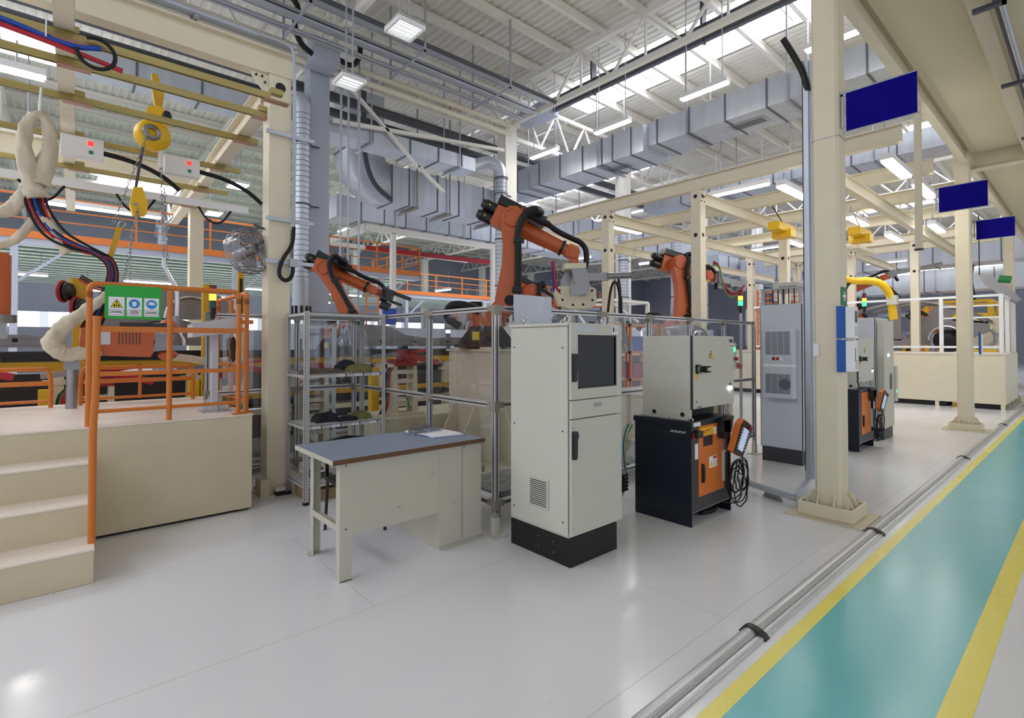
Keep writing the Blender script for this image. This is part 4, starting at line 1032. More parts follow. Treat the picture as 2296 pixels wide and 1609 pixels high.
fl_ = ['bay of the screen fence at the corner behind the tall cabinet','bay of the screen fence directly behind the tall cabinet','bay of the screen fence between tall cabinet and near controller','bay of the screen fence behind the near controller','bay of the screen fence right of the near controller','last bay of the screen fence beside the cooled cabinet']
for i in range(6): fence_panel((fx[i],3.45),(fx[i+1],3.45),fl_[i],i==5)
fence_panel((2.84,4.50),(2.84,3.45),'side bay of the screen fence above the desk end',False)
fence_panel((2.84,6.28),(2.84,4.50),'side bay of the screen fence behind the shelf rack',False)
fence_panel((2.13,6.28),(2.84,6.28),'rear bay of the screen fence seen through the shelf rack',False)
fence_panel((1.2,6.28),(2.13,6.28),'rear bay of the screen fence behind the cream gantry column',False)
ft = thing('post_plinth','cream block under a fence post behind the shelf rack','block',(2.13,6.28,0)); B((-.16,-.16,0),(.16,.22,.10)).build('block','cream',ft)
dr = thing('clear_gate','aluminium framed clear door standing open inside the cell','door panel',(2.75,6.7,.25))
f=MB(); f.bar((0,0,0),(0,0,1.62),.04).bar((-.35,.35,0),(-.35,.35,1.62),.04).bar((0,0,0),(-.35,.35,0),.04).bar((0,0,1.62),(-.35,.35,1.62),.04).bar((0,0,.8),(-.35,.35,.8),.04); f.build('frame','alu',dr)
MB().bar((-.02,.02,.81),(-.33,.33,.81),.004,1.58).build('pane','glass',dr)
# push button box on the fence, tread plates
pb = thing('button_box','grey push button box with green lamp on the fence right of the near controller','button box',(6.98,3.40,1.3))
B((-.12,-.06,0),(.10,.02,.36)).build('housing','ral',pb,bevel=.006); MB().cyl((.02,-.06,.27),(.02,-.075,.27),.03,n=12).build('lamp','ledgreen',pb); MB().cyl((-.02,-.06,.14),(-.02,-.08,.14),.02,n=10).build('knob','black',pb); MB().cyl((.07,-.06,.14),(.07,-.09,.14),.025,n=10).build('stop_button','red',pb)
def tread(x0,x1,y0,y1,z,label,h=.30):
    t = thing('tread_step', label, 'step', (x0,y0,0)); w,d=x1-x0,y1-y0
    B((0,0,z-.02),(w,d,z)).build('plate','steel',t); MB().box((.0,.0,z-.08),(w,.02,z-.02)).box((0,.0,0),(.04,.04,z-.02)).box((w-.04,0,0),(w,.04,z-.02)).box((0,d-.04,0),(.04,d,z-.02)).box((w-.04,d-.04,0),(w,d,z-.02)).build('frame','steel',t)
    m = MB(); 
    for i in range(int(w/.09)):
        for j in range(int(d/.055)):
            a = .03+i*.09; b = .02+j*.055; s_ = 1 if (i+j)%2 else -1
            m.bar((a,b,z+.002),(a+.045,b+.018*s_,z+.002),.012,.004)
    m.build('tread_pattern','chrome',t); return t
tread(3.0,3.9,3.62,4.25,.30,'checker plate step inside the fence corner')
tread(5.05,6.2,3.7,4.6,.26,'checker plate step seen between tall cabinet and near controller')
tread(1.56,2.7,7.0,8.0,.30,'checker plate step in the gap beside the cream gantry column')
tp = thing('tread_sheet','upright grey checker plate panel behind the robot pedestal','panel',(5.20,5.15,0))
B((0,0,0),(.30,.02,1.5)).build('sheet','steel',tp); m=MB()
for i in range(5):
    for j in range(26): m.bar((.05+i*.055,-.002,.06+j*.055),(.085+i*.055,-.002,.06+j*.055+(.03 if (i+j)%2 else -.03)),.004,.012,up=(0,1,0))
m.build('tread_pattern','chrome',tp)

# ---------------------------------------------------------------- robots
def rot_y(a): return Matrix.Rotation(a,4,'Y')
R3G = [None]
def robot(loc, yaw, a2, a3, label, tool=None, wrist=-60, s=1.0, flen=.95, cable=True, carousel=True):
    """articulated robot: pivot stand, lower arm leaning a2 from upright, forearm pitched a3"""
    t = thing('industrial_robot', label, 'robot', loc, yaw)
    def P(x,y,z): return V((x*s,y*s,z*s))
    b = MB().prism([(-.42*s,0),(.42*s,0),(.36*s,.12*s),(.22*s,.30*s),(-.22*s,.30*s),(-.36*s,.12*s)],.62*s,P(0,.31,0),(1,0,0),(0,0,1)); b.box(P(-.46,-.36,0),P(.46,.36,.04)); b.build('base','black',t,bevel=.01*s)
    B(P(-.2,-.318,.10),P(-.1,-.312,.22)).build('warning_label','signyellow',t)
    c = MB().cyl(P(0,0,.30),P(0,0,.44),.27*s,n=24).prism([(-.26*s,.42*s),(.30*s,.42*s),(.46*s,.60*s),(.47*s,.74*s),(.36*s,.80*s),(.2*s,.74*s),(.05*s,.60*s),(-.26*s,.55*s)],.30*s,P(0,.10,0),(1,0,0),(0,0,1)); c.build('carousel','orange',t,bevel=.012*s)
    MB().cyl(P(-.18,.12,.50),P(-.18,.12,.68),.10*s,n=14).build('drive_motor','black',t); MB().cyl(P(.33,.10,.66),P(.33,.34,.66),.12*s,n=14).build('drive_motor','black',t)
    O2 = P(.33,-.06,.67); R2 = Matrix.Translation(O2)@rot_y(a2)
    L2 = 1.18*s
    prof = [(-.17,-.16),(-.05,-.2),(.1,-.19),(.19,-.1),(.19,.1),(.15,.35),(.135,.7),(.14,1.0),(.165,1.18),(.14,1.29),(.06,1.355),(-.04,1.355),(-.12,1.30),(-.16,1.2),(-.16,1.05),(-.125,.8),(-.13,.5),(-.18,.2),(-.21,0)]
    def loc_prism(poly, y0, th, Mx):
        q = MB(); n=len(poly)
        A_ = [Mx@V((x*s,y0*s,z*s)) for x,z in poly]; B2 = [Mx@V((x*s,(y0+th)*s,z*s)) for x,z in poly]
        q.add(A_+B2,[(i,n+i,n+(i+1)%n,(i+1)%n) for i in range(n)]); q.add(A_,[tuple(range(n))]); q.add(B2,[tuple(reversed(range(n)))])
        return q
    la = loc_prism(prof,-.24,.20,R2).build('lower_arm','orange',t,bevel=.03*s)
    MB().cyl(R2@P(0,-.25,1.19),R2@P(0,-.235,1.19),.125*s,n=24).build('joint_cover','orange',la); 
    MB().tube([R2@V(((0+.125*math.cos(k*PI/10))*s,-.25*s,(1.19+.125*math.sin(k*PI/10))*s)) for k in range(20)],.014*s,6,True,0).build('joint_rim','orange',la)
    MB().cyl(R2@P(0,-.246,0),R2@P(0,-.238,0),.075*s,n=18).build('joint_hole','slot',la)
    O3 = R2@P(0,.06,1.18); R3 = Matrix.Translation(O3)@rot_y(a3); R3G[0] = R3.copy()      # local +x along forearm
    MB().cyl(R3@P(0,-.12,0),R3@P(0,.14,0),.17*s,n=24).build('elbow_hub','orange',t)
    el = MB()
    poly = [(-.30,-.15),(.12,-.16),(.2,-.1),(.2,.12),(.1,.17),(-.30,.15)]
    loc_prism(poly,-.06,.26,R3).build('elbow_housing','orange',t,bevel=.02*s)
    for z in (.085,-.085):
        mm = MB(); n=10
        mm.cyl(R3@P(-.30,.04,z),R3@P(-.48,.04,z),.085*s,.085*s,n=8).cyl(R3@P(-.48,.04,z),R3@P(-.54,.04,z),.085*s,.06*s,n=8); mo=mm.build('wrist_motor','black',t)
        MB().prism([(0,0),(.03*s,0),(.015*s,.03*s)],.002,R3@P(-.42,-.05,z-.01),(1,0,0),(0,0,1)).build('warning_mark','signyellow',mo)
    MB().box((-.32*s,-.10*s,.16*s),(.44*s,.16*s,.19*s),R3).box((-.32*s,-.10*s,.17*s),(-.30*s,.16*s,.30*s),R3).box((-.32*s,-.11*s,.16*s),(.44*s,-.09*s,.28*s),R3).build('cover_plate','black',t)
    fo = MB().cyl(R3@P(.18,.04,0),R3@P(flen-.12,.04,0),.135*s,.11*s,n=22); fa = fo.build('forearm','orange',t)
    MB().cyl(R3@P(flen-.12,.04,0),R3@P(flen-.08,.04,0),.125*s,n=22).build('forearm_ring','black',fa)
    W = R3@P(flen,.04,0); RW = Matrix.Translation(W)@rot_y(a3)
    wr = MB().cyl(R3@P(flen-.08,.04,0),R3@P(flen-.01,.04,0),.10*s,.09*s,n=16).ball(W,.10*s).box((-.02*s,-.11*s,-.09*s),(.12*s,.11*s,.09*s),RW).cyl(RW@P(.09,-.13,0),RW@P(.09,.13,0),.085*s,n=16); wr.build('wrist','orange',t,bevel=0)
    RH = Matrix.Translation(RW@P(.09,0,0))@rot_y(R(-wrist))         # tool axis +x pitched by wrist
    MB().cyl(RH@P(.05,0,0),RH@P(.18,0,0),.075*s,n=16).build('wrist_flange','orange',t)
    if cable:
        c = MB()
        c.tube([R2@P(.10,-.30,-.3),R2@P(.11,-.30,.2),R2@P(.10,-.30,.7),R2@P(.08,-.31,1.0),R2@P(.16,-.32,1.22),R2@P(.32,-.3,1.30)],.052*s,10)
        c.tube([R2@P(.32,-.3,1.30),R3@P(.36,-.22,.27),R3@P(.24,-.12,.33),R3@P(.12,-.14,.22),R3@P(.26,-.2,.16),R3@P(.5,-.12,.19)],.05*s,10)
        c.tube([R3@P(.3,-.14,.24),R3@P(.6,-.08,.17),R3@P(flen-.1,-.04,.17),RW@P(.18,-.02,.2),RW@P(.32,-.02,.0),RW@P(.36,0,-.25)],.042*s,10)
        c.build('cable_hose','rubber',t)
        for zz in (.15,.85): MB().box((.03*s,-.36*s,(zz-.03)*s),(.18*s,-.24*s,(zz+.03)*s),R2).build('hose_clamp','black',t)
    return t, RH, s
rb, RH, s_ = robot((4.80,6.02,1.60), R(-41), R(2), R(26), 'large orange robot with silver gripper above the fence corner', wrist=-88, flen=.93)
# silver gripper bolted to the big robot
lt = words('KUKA',.10,(0,0,0),(0,0,0),'orange',rb,'plate_lettering',.002)
lt.matrix_local = Matrix.Translation(R3G[0]@V((.16,-.113,.225)))@rot_y(R(26))@Matrix.Rotation(R(90),4,'X')
gp = MB().box((.17,-.16,-.16),(.25,.16,.16),RH).build('gripper_flange','cream',rb)
def lp(poly, y0, th, Mx):
    q = MB(); n=len(poly); A_=[Mx@V((x,y0,z)) for x,z in poly]; B_=[Mx@V((x,y0+th,z)) for x,z in poly]
    q.add(A_+B_,[(i,n+i,n+(i+1)%n,(i+1)%n) for i in range(n)]); q.add(A_,[tuple(range(n))]); q.add(B_,[tuple(reversed(range(n)))]); return q
br = lp([(.25,-.06),(.25,.16),(.50,.20),(.64,.16),(.64,.02),(.46,-.02)],-.18,.05,RH)
br.build('gripper_bracket','steel',rb); lp([(.25,-.12),(.25,.0),(.46,-.06),(.64,-.1),(.64,-.2),(.4,-.2)],.06,.05,RH).build('gripper_bracket','steel',rb)
bl = lp([(.50,-.30),(.60,-.32),(.78,-.26),(.84,-.1),(.84,.2),(.78,.30),(.56,.30),(.50,.2)],-.12,.22,RH).build('gripper_body','cream',rb,bevel=.008)
m = MB()
for x,z in ((.58,.24),(.72,.24),(.58,.12),(.78,.1),(.78,-.05),(.56,-.24),(.7,-.2),(.6,0)): m.cyl(RH@V((x,-.125,z)),RH@V((x,-.12,z)),.018,n=10)
m.build('bolt_hole','slot',bl)
MB().box((.52,-.34,-.12),(.66,-.46,.1),RH).build('gripper_end_block','steel',rb)
MB().box((.30,.0,.16),(.42,.08,.52),RH).cyl(RH@V((.36,-.02,.5)),RH@V((.36,-.02,.85)),.05,n=10).build('gripper_cylinder','steel',rb)
MB().tube([RH@V((.12,-.1,-.32)),RH@V((.3,-.12,-.3)),RH@V((.5,-.12,-.3)),RH@V((.62,-.1,-.22))],.02,8).build('gripper_hose','red',rb)
MB().tube([RH@V((.12,-.06,-.33)),RH@V((.3,-.08,-.33)),RH@V((.55,-.08,-.33)),RH@V((.66,-.06,-.25))],.018,8).build('gripper_hose','hoseblue',rb)
MB().tube([(-.1,-.2,.52),(-.35,-.25,.62),(-.55,-.2,.6),(-.6,-.1,.42),(-.4,-.1,.3)],.06,10).build('base_hose','rubber',rb)
MB().prism([(-.5,-.05),(-.36,-.08),(-.3,.04),(-.36,.12),(-.5,.1)],.2,(-.1,.1,.4),(1,0,0),(0,0,1)).build('balancer_end','orange',rb,bevel=.02)
pd = thing('robot_pedestal','cream steel pedestal under the large orange robot','pedestal',(4.80,6.02,0))
B((-.33,-.5,.02),(.33,.52,1.56)).build('pedestal_box','cream',pd,bevel=.004); MB().box((-.36,-.53,1.54),(.36,.55,1.57)).box((-.3,-.45,1.57),(-.12,-.2,1.60)).box((.0,-.45,1.57),(.3,-.1,1.60)).box((-.3,.1,1.57),(.3,.4,1.60)).build('top_plate','cream',pd)
for sx,sy in ((-1,-.2),(-1,.3)): MB().prism([(0,0),(.42,0),(.3,.25),(.05,.75),(0,.75)],.03,(sx*.33,sy,.02),(sx,0,0),(0,0,1)).build('gusset','cream',pd)
for sx in (-.1,.2): MB().prism([(0,0),(.35,0),(.3,.2),(.05,.7),(0,.7)],.03,(sx,-.5,.02),(0,-1,0),(0,0,1)).build('gusset','cream',pd)
MB().box((-.8,-.9,0),(.55,.9,.02)).build('base_plate','creamdk',pd)
for x,y in ((-.7,-.8),(-.2,-.8),(.4,-.8),(-.7,.0)): MB().cyl((x,y,.02),(x,y,.09),.02,n=8).build('anchor_bolt','steel',pd)
r2,RH2,_ = robot((4.35,10.35,1.45), R(-38), R(-28), R(24), 'orange robot above the shelf rack with dark welding tool', wrist=-20, flen=.95)
tl = MB(); rn = random.Random(11)
for k in range(5):
    a=[RH2@V((.15+rn.uniform(0,.15),rn.uniform(-.15,.15),rn.uniform(-.15,.15))) for _ in range(5)]; tl.tube(a,.022,7)
tl.build('tool_cable','rubber',r2)
MB().box((.15,-.12,-.1),(.38,.12,.14),RH2).box((.3,-.05,.05),(.75,.02,.13),RH2).box((.35,-.05,-.12),(.62,.02,-.06),RH2).cyl(RH2@V((.2,.0,-.22)),RH2@V((.4,.0,-.22)),.09,n=12).build('welding_tool','charcoal',r2)
pd2 = thing('robot_pedestal','dark pedestal under the robot behind the shelf rack','pedestal',(4.35,10.35,0)); B((-.4,-.4,0),(.4,.4,1.45)).build('pedestal_box','creamdk',pd2)
r3,RH3,_ = robot((10.1,6.35,1.55), R(-30), R(-6), R(14), 'orange robot right of centre beside the cream frame column', wrist=-14, flen=.78)
MB().box((.15,-.12,-.12),(.3,.12,.14),RH3).box((.3,-.07,-.06),(.85,.0,.08),RH3).box((.35,.06,-.16),(.8,.12,-.08),RH3).cyl(RH3@V((.62,-.08,-.03)),RH3@V((.62,.1,-.03)),.07,n=12).box((.8,-.06,-.1),(.98,.06,.14),RH3).build('welding_tool','steel',r3)
for k in range(4): MB().tube([RH3@V((.0,-.12,.32-.03*k)),RH3@V((.15,-.15,.28)),RH3@V((.3,-.2-.02*k,-.15-.05*k)),RH3@V((.6,-.2,-.3-.04*k)),RH3@V((.9,-.1,-.05)),RH3@V((.95,0,.12))],.016,7).build('tool_hose',('red','rubber','red','cablegreen')[k],r3)
MB().tube([(-.2,-.25,.55),(-.35,-.3,.75),(-.6,-.25,.7),(-.7,-.1,.4)],.06,10).build('base_hose','rubber',r3)
pd3 = thing('robot_pedestal','cream pedestal under the robot right of centre','pedestal',(10.1,6.35,0)); B((-.4,-.4,0),(.4,.4,1.55)).build('pedestal_box','cream',pd3)
r4,RH4,_ = robot((8.25,8.75,1.35), R(-15), R(-20), R(20), 'smaller orange robot seen behind the large robot arm', wrist=-30, flen=.8, s=.85)
pd4 = thing('robot_pedestal','cream pedestal under the robot behind the large arm','pedestal',(8.25,8.75,0)); B((-.4,-.4,0),(.4,.4,1.35)).build('pedestal_box','cream',pd4)

# ---------------------------------------------------------------- conveyor line and tooling
def conveyor(x0, x1, y, label):
    t = thing('conveyor_line', label, 'conveyor', (x0,y,0)); L=x1-x0
    for yy in (0,.9):
        B((0,yy,1.42),(L,yy+.08,1.54)).build('black_beam','black',t); B((0,yy-.02,1.30),(L,yy+.1,1.40)).build('yellow_beam','yellowdk',t)
        B((0,yy,.52),(L,yy+.08,.60)).build('lower_beam','cream',t); B((0,yy-.02,.78),(L,yy+.06,.86)).build('lower_yellow_beam','yellowdk',t); B((0,yy-.01,.66),(L,yy+.05,.76)).build('lower_black_beam','navy',t)
    for k in range(int(L/1.5)+1):
        for yy in (0,.9): MB().box((k*1.5-.07,yy,0),(k*1.5+.07,yy+.1,1.30)).box((k*1.5-.14,yy-.01,1.12),(k*1.5+.14,yy+.11,1.18)).box((k*1.5-.16,yy-.05,0),(k*1.5+.16,yy+.15,.02)).build('leg','cream',t)
    B((0,.3,.1),(L,.62,.5)).build('dark_backing_box','charcoal',t); B((0,.4,.6),(L,.5,1.25)).build('dark_backing','charcoal',t)  # charcoal backing boxes added to darken the space under the beams
    for k in range(int(L/1.1)): MB().box((.3+k*1.1,.1,1.44),(.36+k*1.1,.86,1.50)).build('cross_roller','steel',t)
    return t
conveyor(-4.5,7.5,8.85,'long black and yellow conveyor line running behind the platform and the fence')
conveyor(10.5,23,9.8,'black and yellow conveyor line deep behind the right robots')
rnd = random.Random(21)
def fixture(x, y, label, h=1.28, rd='red'):
    t = thing('clamp_fixture', label, 'fixture', (x,y,0))
    B((-.28,-.22,0),(.28,.22,.05)).build('foot_plate','cream',t)
    for sx in (-.17,.17): MB().prism([(-.05,0),(.05,0),(.04,h*.55),(.03,h),(-.03,h),(-.04,h*.55)],.2,(sx,.1,.05),(1,0,0),(0,0,1)).build('upright','cream',t)
    for z in (.25,.55,.85,1.1): B((-.17,-.09,z*h/1.28),(.17,.09,z*h/1.28+.06)).build('rung','cream',t)
    MB().box((-.2,-.12,h+.02),(.2,.12,h+.12)).box((-.05,-.1,h+.12),(.1,.1,h+.26)).build('clamp_body','redpaint',t)
    MB().bar((.1,0,h+.18),(.62,-.05,h+.05),.08).bar((.1,.05,h+.2),(.5,.1,h+.26),.05).build('clamp_arm',rd,t); MB().bar((-.1,0,h+.2),(-.5,0,h+.16),.06).build('clamp_arm','steel',t)
    for k in range(4): MB().tube([(-.22-.02*k,-.12,h),(-.30-.02*k,-.14,h-.1),(-.30-.02*k,-.14,h*.3),(-.38-.03*k,-.16,.06)],.014,7).build('air_hose',('red','red','cablegreen','rubber')[k],t)
    MB().tube([(.0,-.1,.3),(.05,-.12,.2),(.03,-.13,.08)],.014,7).build('air_hose','cablegreen',t)
    B((-.52,-.02,.1),(-.40,.10,h)).build('side_post','yellow',t)
    return t
fixture(4.02,7.15,'cream ladder shaped clamp fixture with red clamps beside the shelf rack',.74).location.z = .55
for x,y,lab in ((3.1,8.35,'clamp fixture with red hoses behind the upper shelf'),(6.4,8.2,'clamp fixture with red hoses beside the robot pedestal'),(8.75,4.4,'cream clamp fixture seen between tall cabinet and near controller'),(1.9,8.35,'clamp fixture with red hoses left of the shelf rack'),(.35,8.4,'clamp fixture with red hoses under the orange welding gun'),(-1.0,8.4,'clamp fixture behind the back left hoop railing'),(8.0,7.6,'cream clamp fixture behind the near controller')):
    fixture(x,y,lab,1.05+.2*rnd.random())
tag(B((0,0,0),(3.6,1.1,.55)).build('machine_plinth','creamdk',loc=(3.5,6.85,0)),'low cream plinth under the ladder shaped fixture','plinth')
# pressed car body sections on the line
def side_frame(loc, label, s=1.0):
    t = thing('pressed_sill', label, 'car body part', loc)
    o = [(-1.6,0),(1.5,0),(1.55,.10),(1.2,.16),(.6,.17),(.1,.14),(-.4,.20),(-.75,.36),(-1.2,.38),(-1.6,.30)]
    MB().prism([(x*s,z*s) for x,z in o],.10,(0,.05,0),(1,0,0),(0,0,1)).build('sill_panel','bodysteel',t,bevel=.02)
    MB().bar((-1.6*s,-.06,.05),(1.5*s,-.06,.05),.02,.03).bar((-1.6*s,-.06,.13),(1.5*s,-.06,.13),.012,.02).build('flange','bodysteel',t)
    m = MB()
    for x in (-1.3,-.9,-.2,.5,1.1): m.cyl((x*s,-.052,.09),(x*s,-.056,.09),.03,n=10)
    m.build('pressed_hole','slot',t)
    return t
side_frame((5.7,9.25,1.60),'grey pressed car body side on the conveyor right of the shelf rack',1.1)
side_frame((-1.5,9.0,1.60),'grey pressed car sill on the conveyor at the left edge')
def wheelhouse(loc, label, s=1.0):
    t = thing('wheel_house', label, 'car body part', loc)
    pts = [(-.7,0),(.62,0),(.6,.16),(.4,.36),(.1,.45),(-.3,.47),(-.7,.40)]
    MB().prism([(x*s,z*s) for x,z in pts],.35*s,(0,.15,0),(1,0,0),(0,0,1)).build('panel','bodysteel',t,bevel=.04)
    ar = [(-.36,.0)]+[(.33*math.cos(PI-a*PI/10),.33*math.sin(PI-a*PI/10)) for a in range(11)]+[(.36,0)]
    MB().tube([(x*s,-.21*s,z*s) for x,z in ar[1:-1]],.03*s,8,smooth=0).build('arch_lip','chrome',t)
    return t
wheelhouse((1.5,9.2,2.02),'grey pressed wheel house panel behind the signal tower')
wheelhouse((1.1,9.3,1.62),'grey pressed panel lying on the line behind the console')
wheelhouse((6.9,9.2,1.95),'shiny pressed panel left of the large robot base',.9)
wheelhouse((7.9,6.2,1.5),'dark pressed car panel seen between tall cabinet and near controller',.9)
wheelhouse((8.3,4.75,1.6),'dark pressed car panel behind the near controller',.8)
tag(cloth_lump(.55,.4,.5,4,20,16,1.0).build('film_wrap','fanfilm',loc=(3.05,6.95,1.35)),'clear plastic film hanging behind the shelf rack','film')
# orange spot welding gun hanging at the platform back
g = thing('welding_gun','orange hanging spot welding gun behind the orange railing','welding gun',(.55,7.05,1.50))
MB().prism([(-.32,.03),(.22,.0),(.25,.05),(.25,.30),(.2,.32),(-.32,.33),(-.37,.29),(-.38,.09)],.26,(0,.13,0),(1,0,0),(0,0,1)).build('gun_body','orange',g,bevel=.03)
B((-.25,-.14,.14),(-.13,-.128,.30)).build('label_frame','ralblue',g); m=MB()
for k in range(7): m.box((-.06+k*.03,-.133,.14),(-.052+k*.03,-.129,.28))
m.build('vent_slot','charcoal',g)
MB().cyl((.25,0,.22),(.40,0,.28),.08,.07,n=14).build('arm_socket','ral',g); MB().ball((.40,.0,.33),.10,(1,.8,1)).build('arm_knuckle','orange',g); MB().ball((.40,0,.02),.09,(1.1,.8,.7)).build('arm_knuckle','orange',g)
MB().prism([(.25,.06),(.42,.08),(.46,.26),(.28,.26)],.16,(0,.08,0),(1,0,0),(0,0,1)).build('gun_jaw','steel',g)
MB().tube([(.38,0,.0),(.6,.02,-.02),(.85,.05,-.08),(1.2,.1,-.04)],.045,10).build('power_cable','bag',g)
MB().box((-.05,-.08,.33),(.4,.1,.38)).build('hanger_bar','charcoal',g)
w = thing('tool_stand','grey piston stand beside the welding gun','stand',(.12,7.35,.95))
MB().cyl((0,0,0),(0,0,.42),.05,n=12).box((-.07,-.07,.42),(.07,.07,.6)).cyl((-.08,0,.6),(-.08,0,.85),.018,n=8).cyl((.1,0,.6),(.1,0,.85),.018,n=8).build('piston','steel',w)
# second gun body at the left edge
g2 = thing('welding_gun','orange welding gun cylinder at the left edge of the platform','welding gun',(-.50,7.6,1.95))
MB().cyl((0,0,0),(0,0,.62),.13,n=18).ball((0,0,.62),.13,(1,1,.4)).build('gun_body','orange',g2); MB().cyl((0,0,-.08),(0,0,0),.18,n=16).box((-.15,-.1,-.25),(.1,.1,-.08)).build('gun_flange','steel',g2)
# yellow posts
def ypost(x, y, h, label, w=.11, head=True):
    t = thing('yellow_post', label, 'post', (x,y,0)); B((-w/2,-w/2,0),(w/2,w/2,h)).build('post','yellowdk',t); B((-w*.8,-w*.8,0),(w*.8,w*.8,.02)).build('foot','yellowdk',t)
    if head: B((-.02,-w/2-.006,h-.7),(.02,-w/2,h-.1)).build('slot_strip','slot',t)
    return t
ypost(1.62,8.5,2.50,'yellow machine post behind the console',.13,False); ypost(2.05,8.5,2.72,'tall yellow post with black slot behind the side railing',.08)
yp = ypost(.20,8.55,2.47,'yellow hose reel post left of the safety sign',.12,False)
B((-.09,-.05,2.2),(.13,.05,2.47)).build('head_plate','yellow',yp)
for i,(x,z,lab) in enumerate(((.075,2.29,'upper black hose reel on the yellow post'),(.20,2.10,'lower black hose reel on the yellow post'))):
    q = thing('hose_reel',lab,'reel',(x,8.38,z)); MB().lathe([(.0,-.05),(.10,-.05),(.11,-.03),(.11,.03),(.10,.05),(0,.05)],(0,0,0),(1,-.6,0),20).build('reel','black',q)
    MB().tube([(-.03+.12*math.cos(a*PI/8)*.45,.12*math.cos(a*PI/8)*.9,.12*math.sin(a*PI/8)) for a in range(16)],.022,8,True).build('red_hose','redpaint',q)
# yellow balancer arm and orange mesh at the right robots
yb = thing('balancer_arm','yellow manipulator arm with spring cable beside the cream frame','manipulator',(12.0,7.2,3.0))
MB().tube([(0,0,-.6),(.0,0,.1),(.15,-.1,.35),(.6,-.4,.40),(.9,-.55,.3)],.09,10).build('arm','yellow',yb); MB().tube([(.1,-.1,.55),(.7,-.5,.62)],.09,10).build('spring','charcoal',yb); MB().cyl((0,0,-2.9),(0,0,-.6),.12,n=14).build('mast','yellow',yb)
# ---------------------------------------------------------------- ventilation ducts
def rect_duct(p, q, w, h, label, seams, hangers=(), up=10.0, grilles=(), mat='galv'):
    """rectangular duct along x or y from p to q (centre line), seams: positions along it"""
    p, q = V(p), V(q); t = thing('air_duct', label, 'duct', p); d = q-p; L = d.length; u = d/L; n = V((-u.y,u.x,0)) if abs(u.z)<.9 else V((1,0,0))
    MB().bar((0,0,0),d,w,h).build('duct_run',mat,t)
    for s_ in seams: MB().bar(u*(s_-.018),u*(s_+.018),w+.05,h+.05).build('seam_flange','galvdk',t)
    for s_ in hangers:
        hm = MB()
        for sd in (-1,1): hm.bar(u*s_+n*(sd*(w/2+.05))+V((0,0,-h/2-.06)),u*s_+n*(sd*(w/2+.05))+V((0,0,up-p.z)),.03)
        hm.bar(u*s_+n*(-w/2-.12)+V((0,0,-h/2-.05)),u*s_+n*(w/2+.12)+V((0,0,-h/2-.05)),.06,.05); hm.build('hanger','conduit',t)
    for s_ in grilles:
        B_ = MB().bar(u*(s_-.45)+V((0,0,-h/2-.008)),u*(s_+.45)+V((0,0,-h/2-.008)),.42,.014).build('vent_grille','conduit',t)
        MB().bar(u*(s_-.38)+V((0,0,-h/2-.017)),u*(s_+.38)+V((0,0,-h/2-.017)),.30,.004).build('grille_mesh','galvdk',B_)
    return t
rect_duct((12.95,-1,7.48),(12.95,8.3,7.48),1.2,.64,'large galvanised duct under the skylight running towards the near walkway column',[.9,2.2,4.08,5.28,6.07,7.07,8.04,9.0],[3.0,5.6,8.1],9.9,[6.75])
rect_duct((12.75,8.3,7.36),(12.75,14.4,7.36),1.25,.75,'far part of the large galvanised duct beyond the offset',[.4,1.05,1.45,2.2,3.15,4.1,5.2],[1.6,4.6],9.9,[1.3])
rect_duct((.2,12.60,6.97),(9.3,12.60,6.97),.72,.38,'slim galvanised duct between the two hall columns',[.9,2.0,3.3,4.6,5.8,6.9,7.8,8.6],[5.75,8.5],9.6)
el = thing('duct_elbow','round galvanised elbow joining the slim duct to the spiral pipe','duct',(9.3,12.5,6.97))
MB().tube([(0,0,0),(.35,-.1,.18),(.62,-.3,.22),(.80,-.42,.05),(.85,-.45,-.25)],.19,14,smooth=3).build('elbow','galv',el)
for z in (-.22,-.05): MB().cyl((.85,-.45,-.25+z*.1),(.85,-.45,-.28+z*.1),.205,n=16).build('elbow_collar','galvdk',el)
def spiral(x, y, z0, z1, r, label, elbow=None):
    t = thing('spiral_pipe', label, 'pipe', (x,y,z0)); MB().cyl((0,0,.9),(0,0,z1-z0),r,n=20).build('pipe','galv',t)
    m = MB()
    for k in range(int((z1-z0-.9)/.12)): m.cyl((0,0,.95+k*.12),(0,0,.962+k*.12),r+.006,n=20,caps=False)
    m.build('spiral_seam','galvdk',t)
    MB().cyl((0,0,0),(0,0,.9),r+.02,n=20).build('lower_collar','conduit',t)
    for z in (1.2,2.6,4.0): MB().cyl((0,0,z),(0,0,z+.03),r+.02,n=20).box((0,-.02,z),(r+.22,.02,z+.03)).build('pipe_clamp','darkpipe',t)
    m = MB()
    for k in range(10):
        a=k*PI/5; m.box((math.cos(a)*(r+.021)-.025,math.sin(a)*(r+.021)-.025,.1),(math.cos(a)*(r+.021)+.025,math.sin(a)*(r+.021)+.025,.3))
    m.build('outlet_slot','slot',t)
    if elbow: MB().tube(elbow,r,14,smooth=3).build('elbow','galv',t)
    return t
spiral(4.16,12.0,2.2,7.0,.17,'tall spiral duct pipe beside the blue grey hall column',[(0,0,4.75),(0,0,4.98),(-.02,.1,5.08),(-.06,.5,5.1)])
spiral(10.15,12.05,2.2,6.75,.18,'tall spiral duct pipe behind the large robot arm')
spiral(16.2,12.0,2.2,6.5,.18,'spiral duct pipe behind the right robots')
spiral(17.6,10.6,2.2,5.6,.2,'spiral duct pipe right of the signal tower')
spiral(22.2,12.0,2.2,6.0,.2,'spiral duct pipe deep in the right bays')
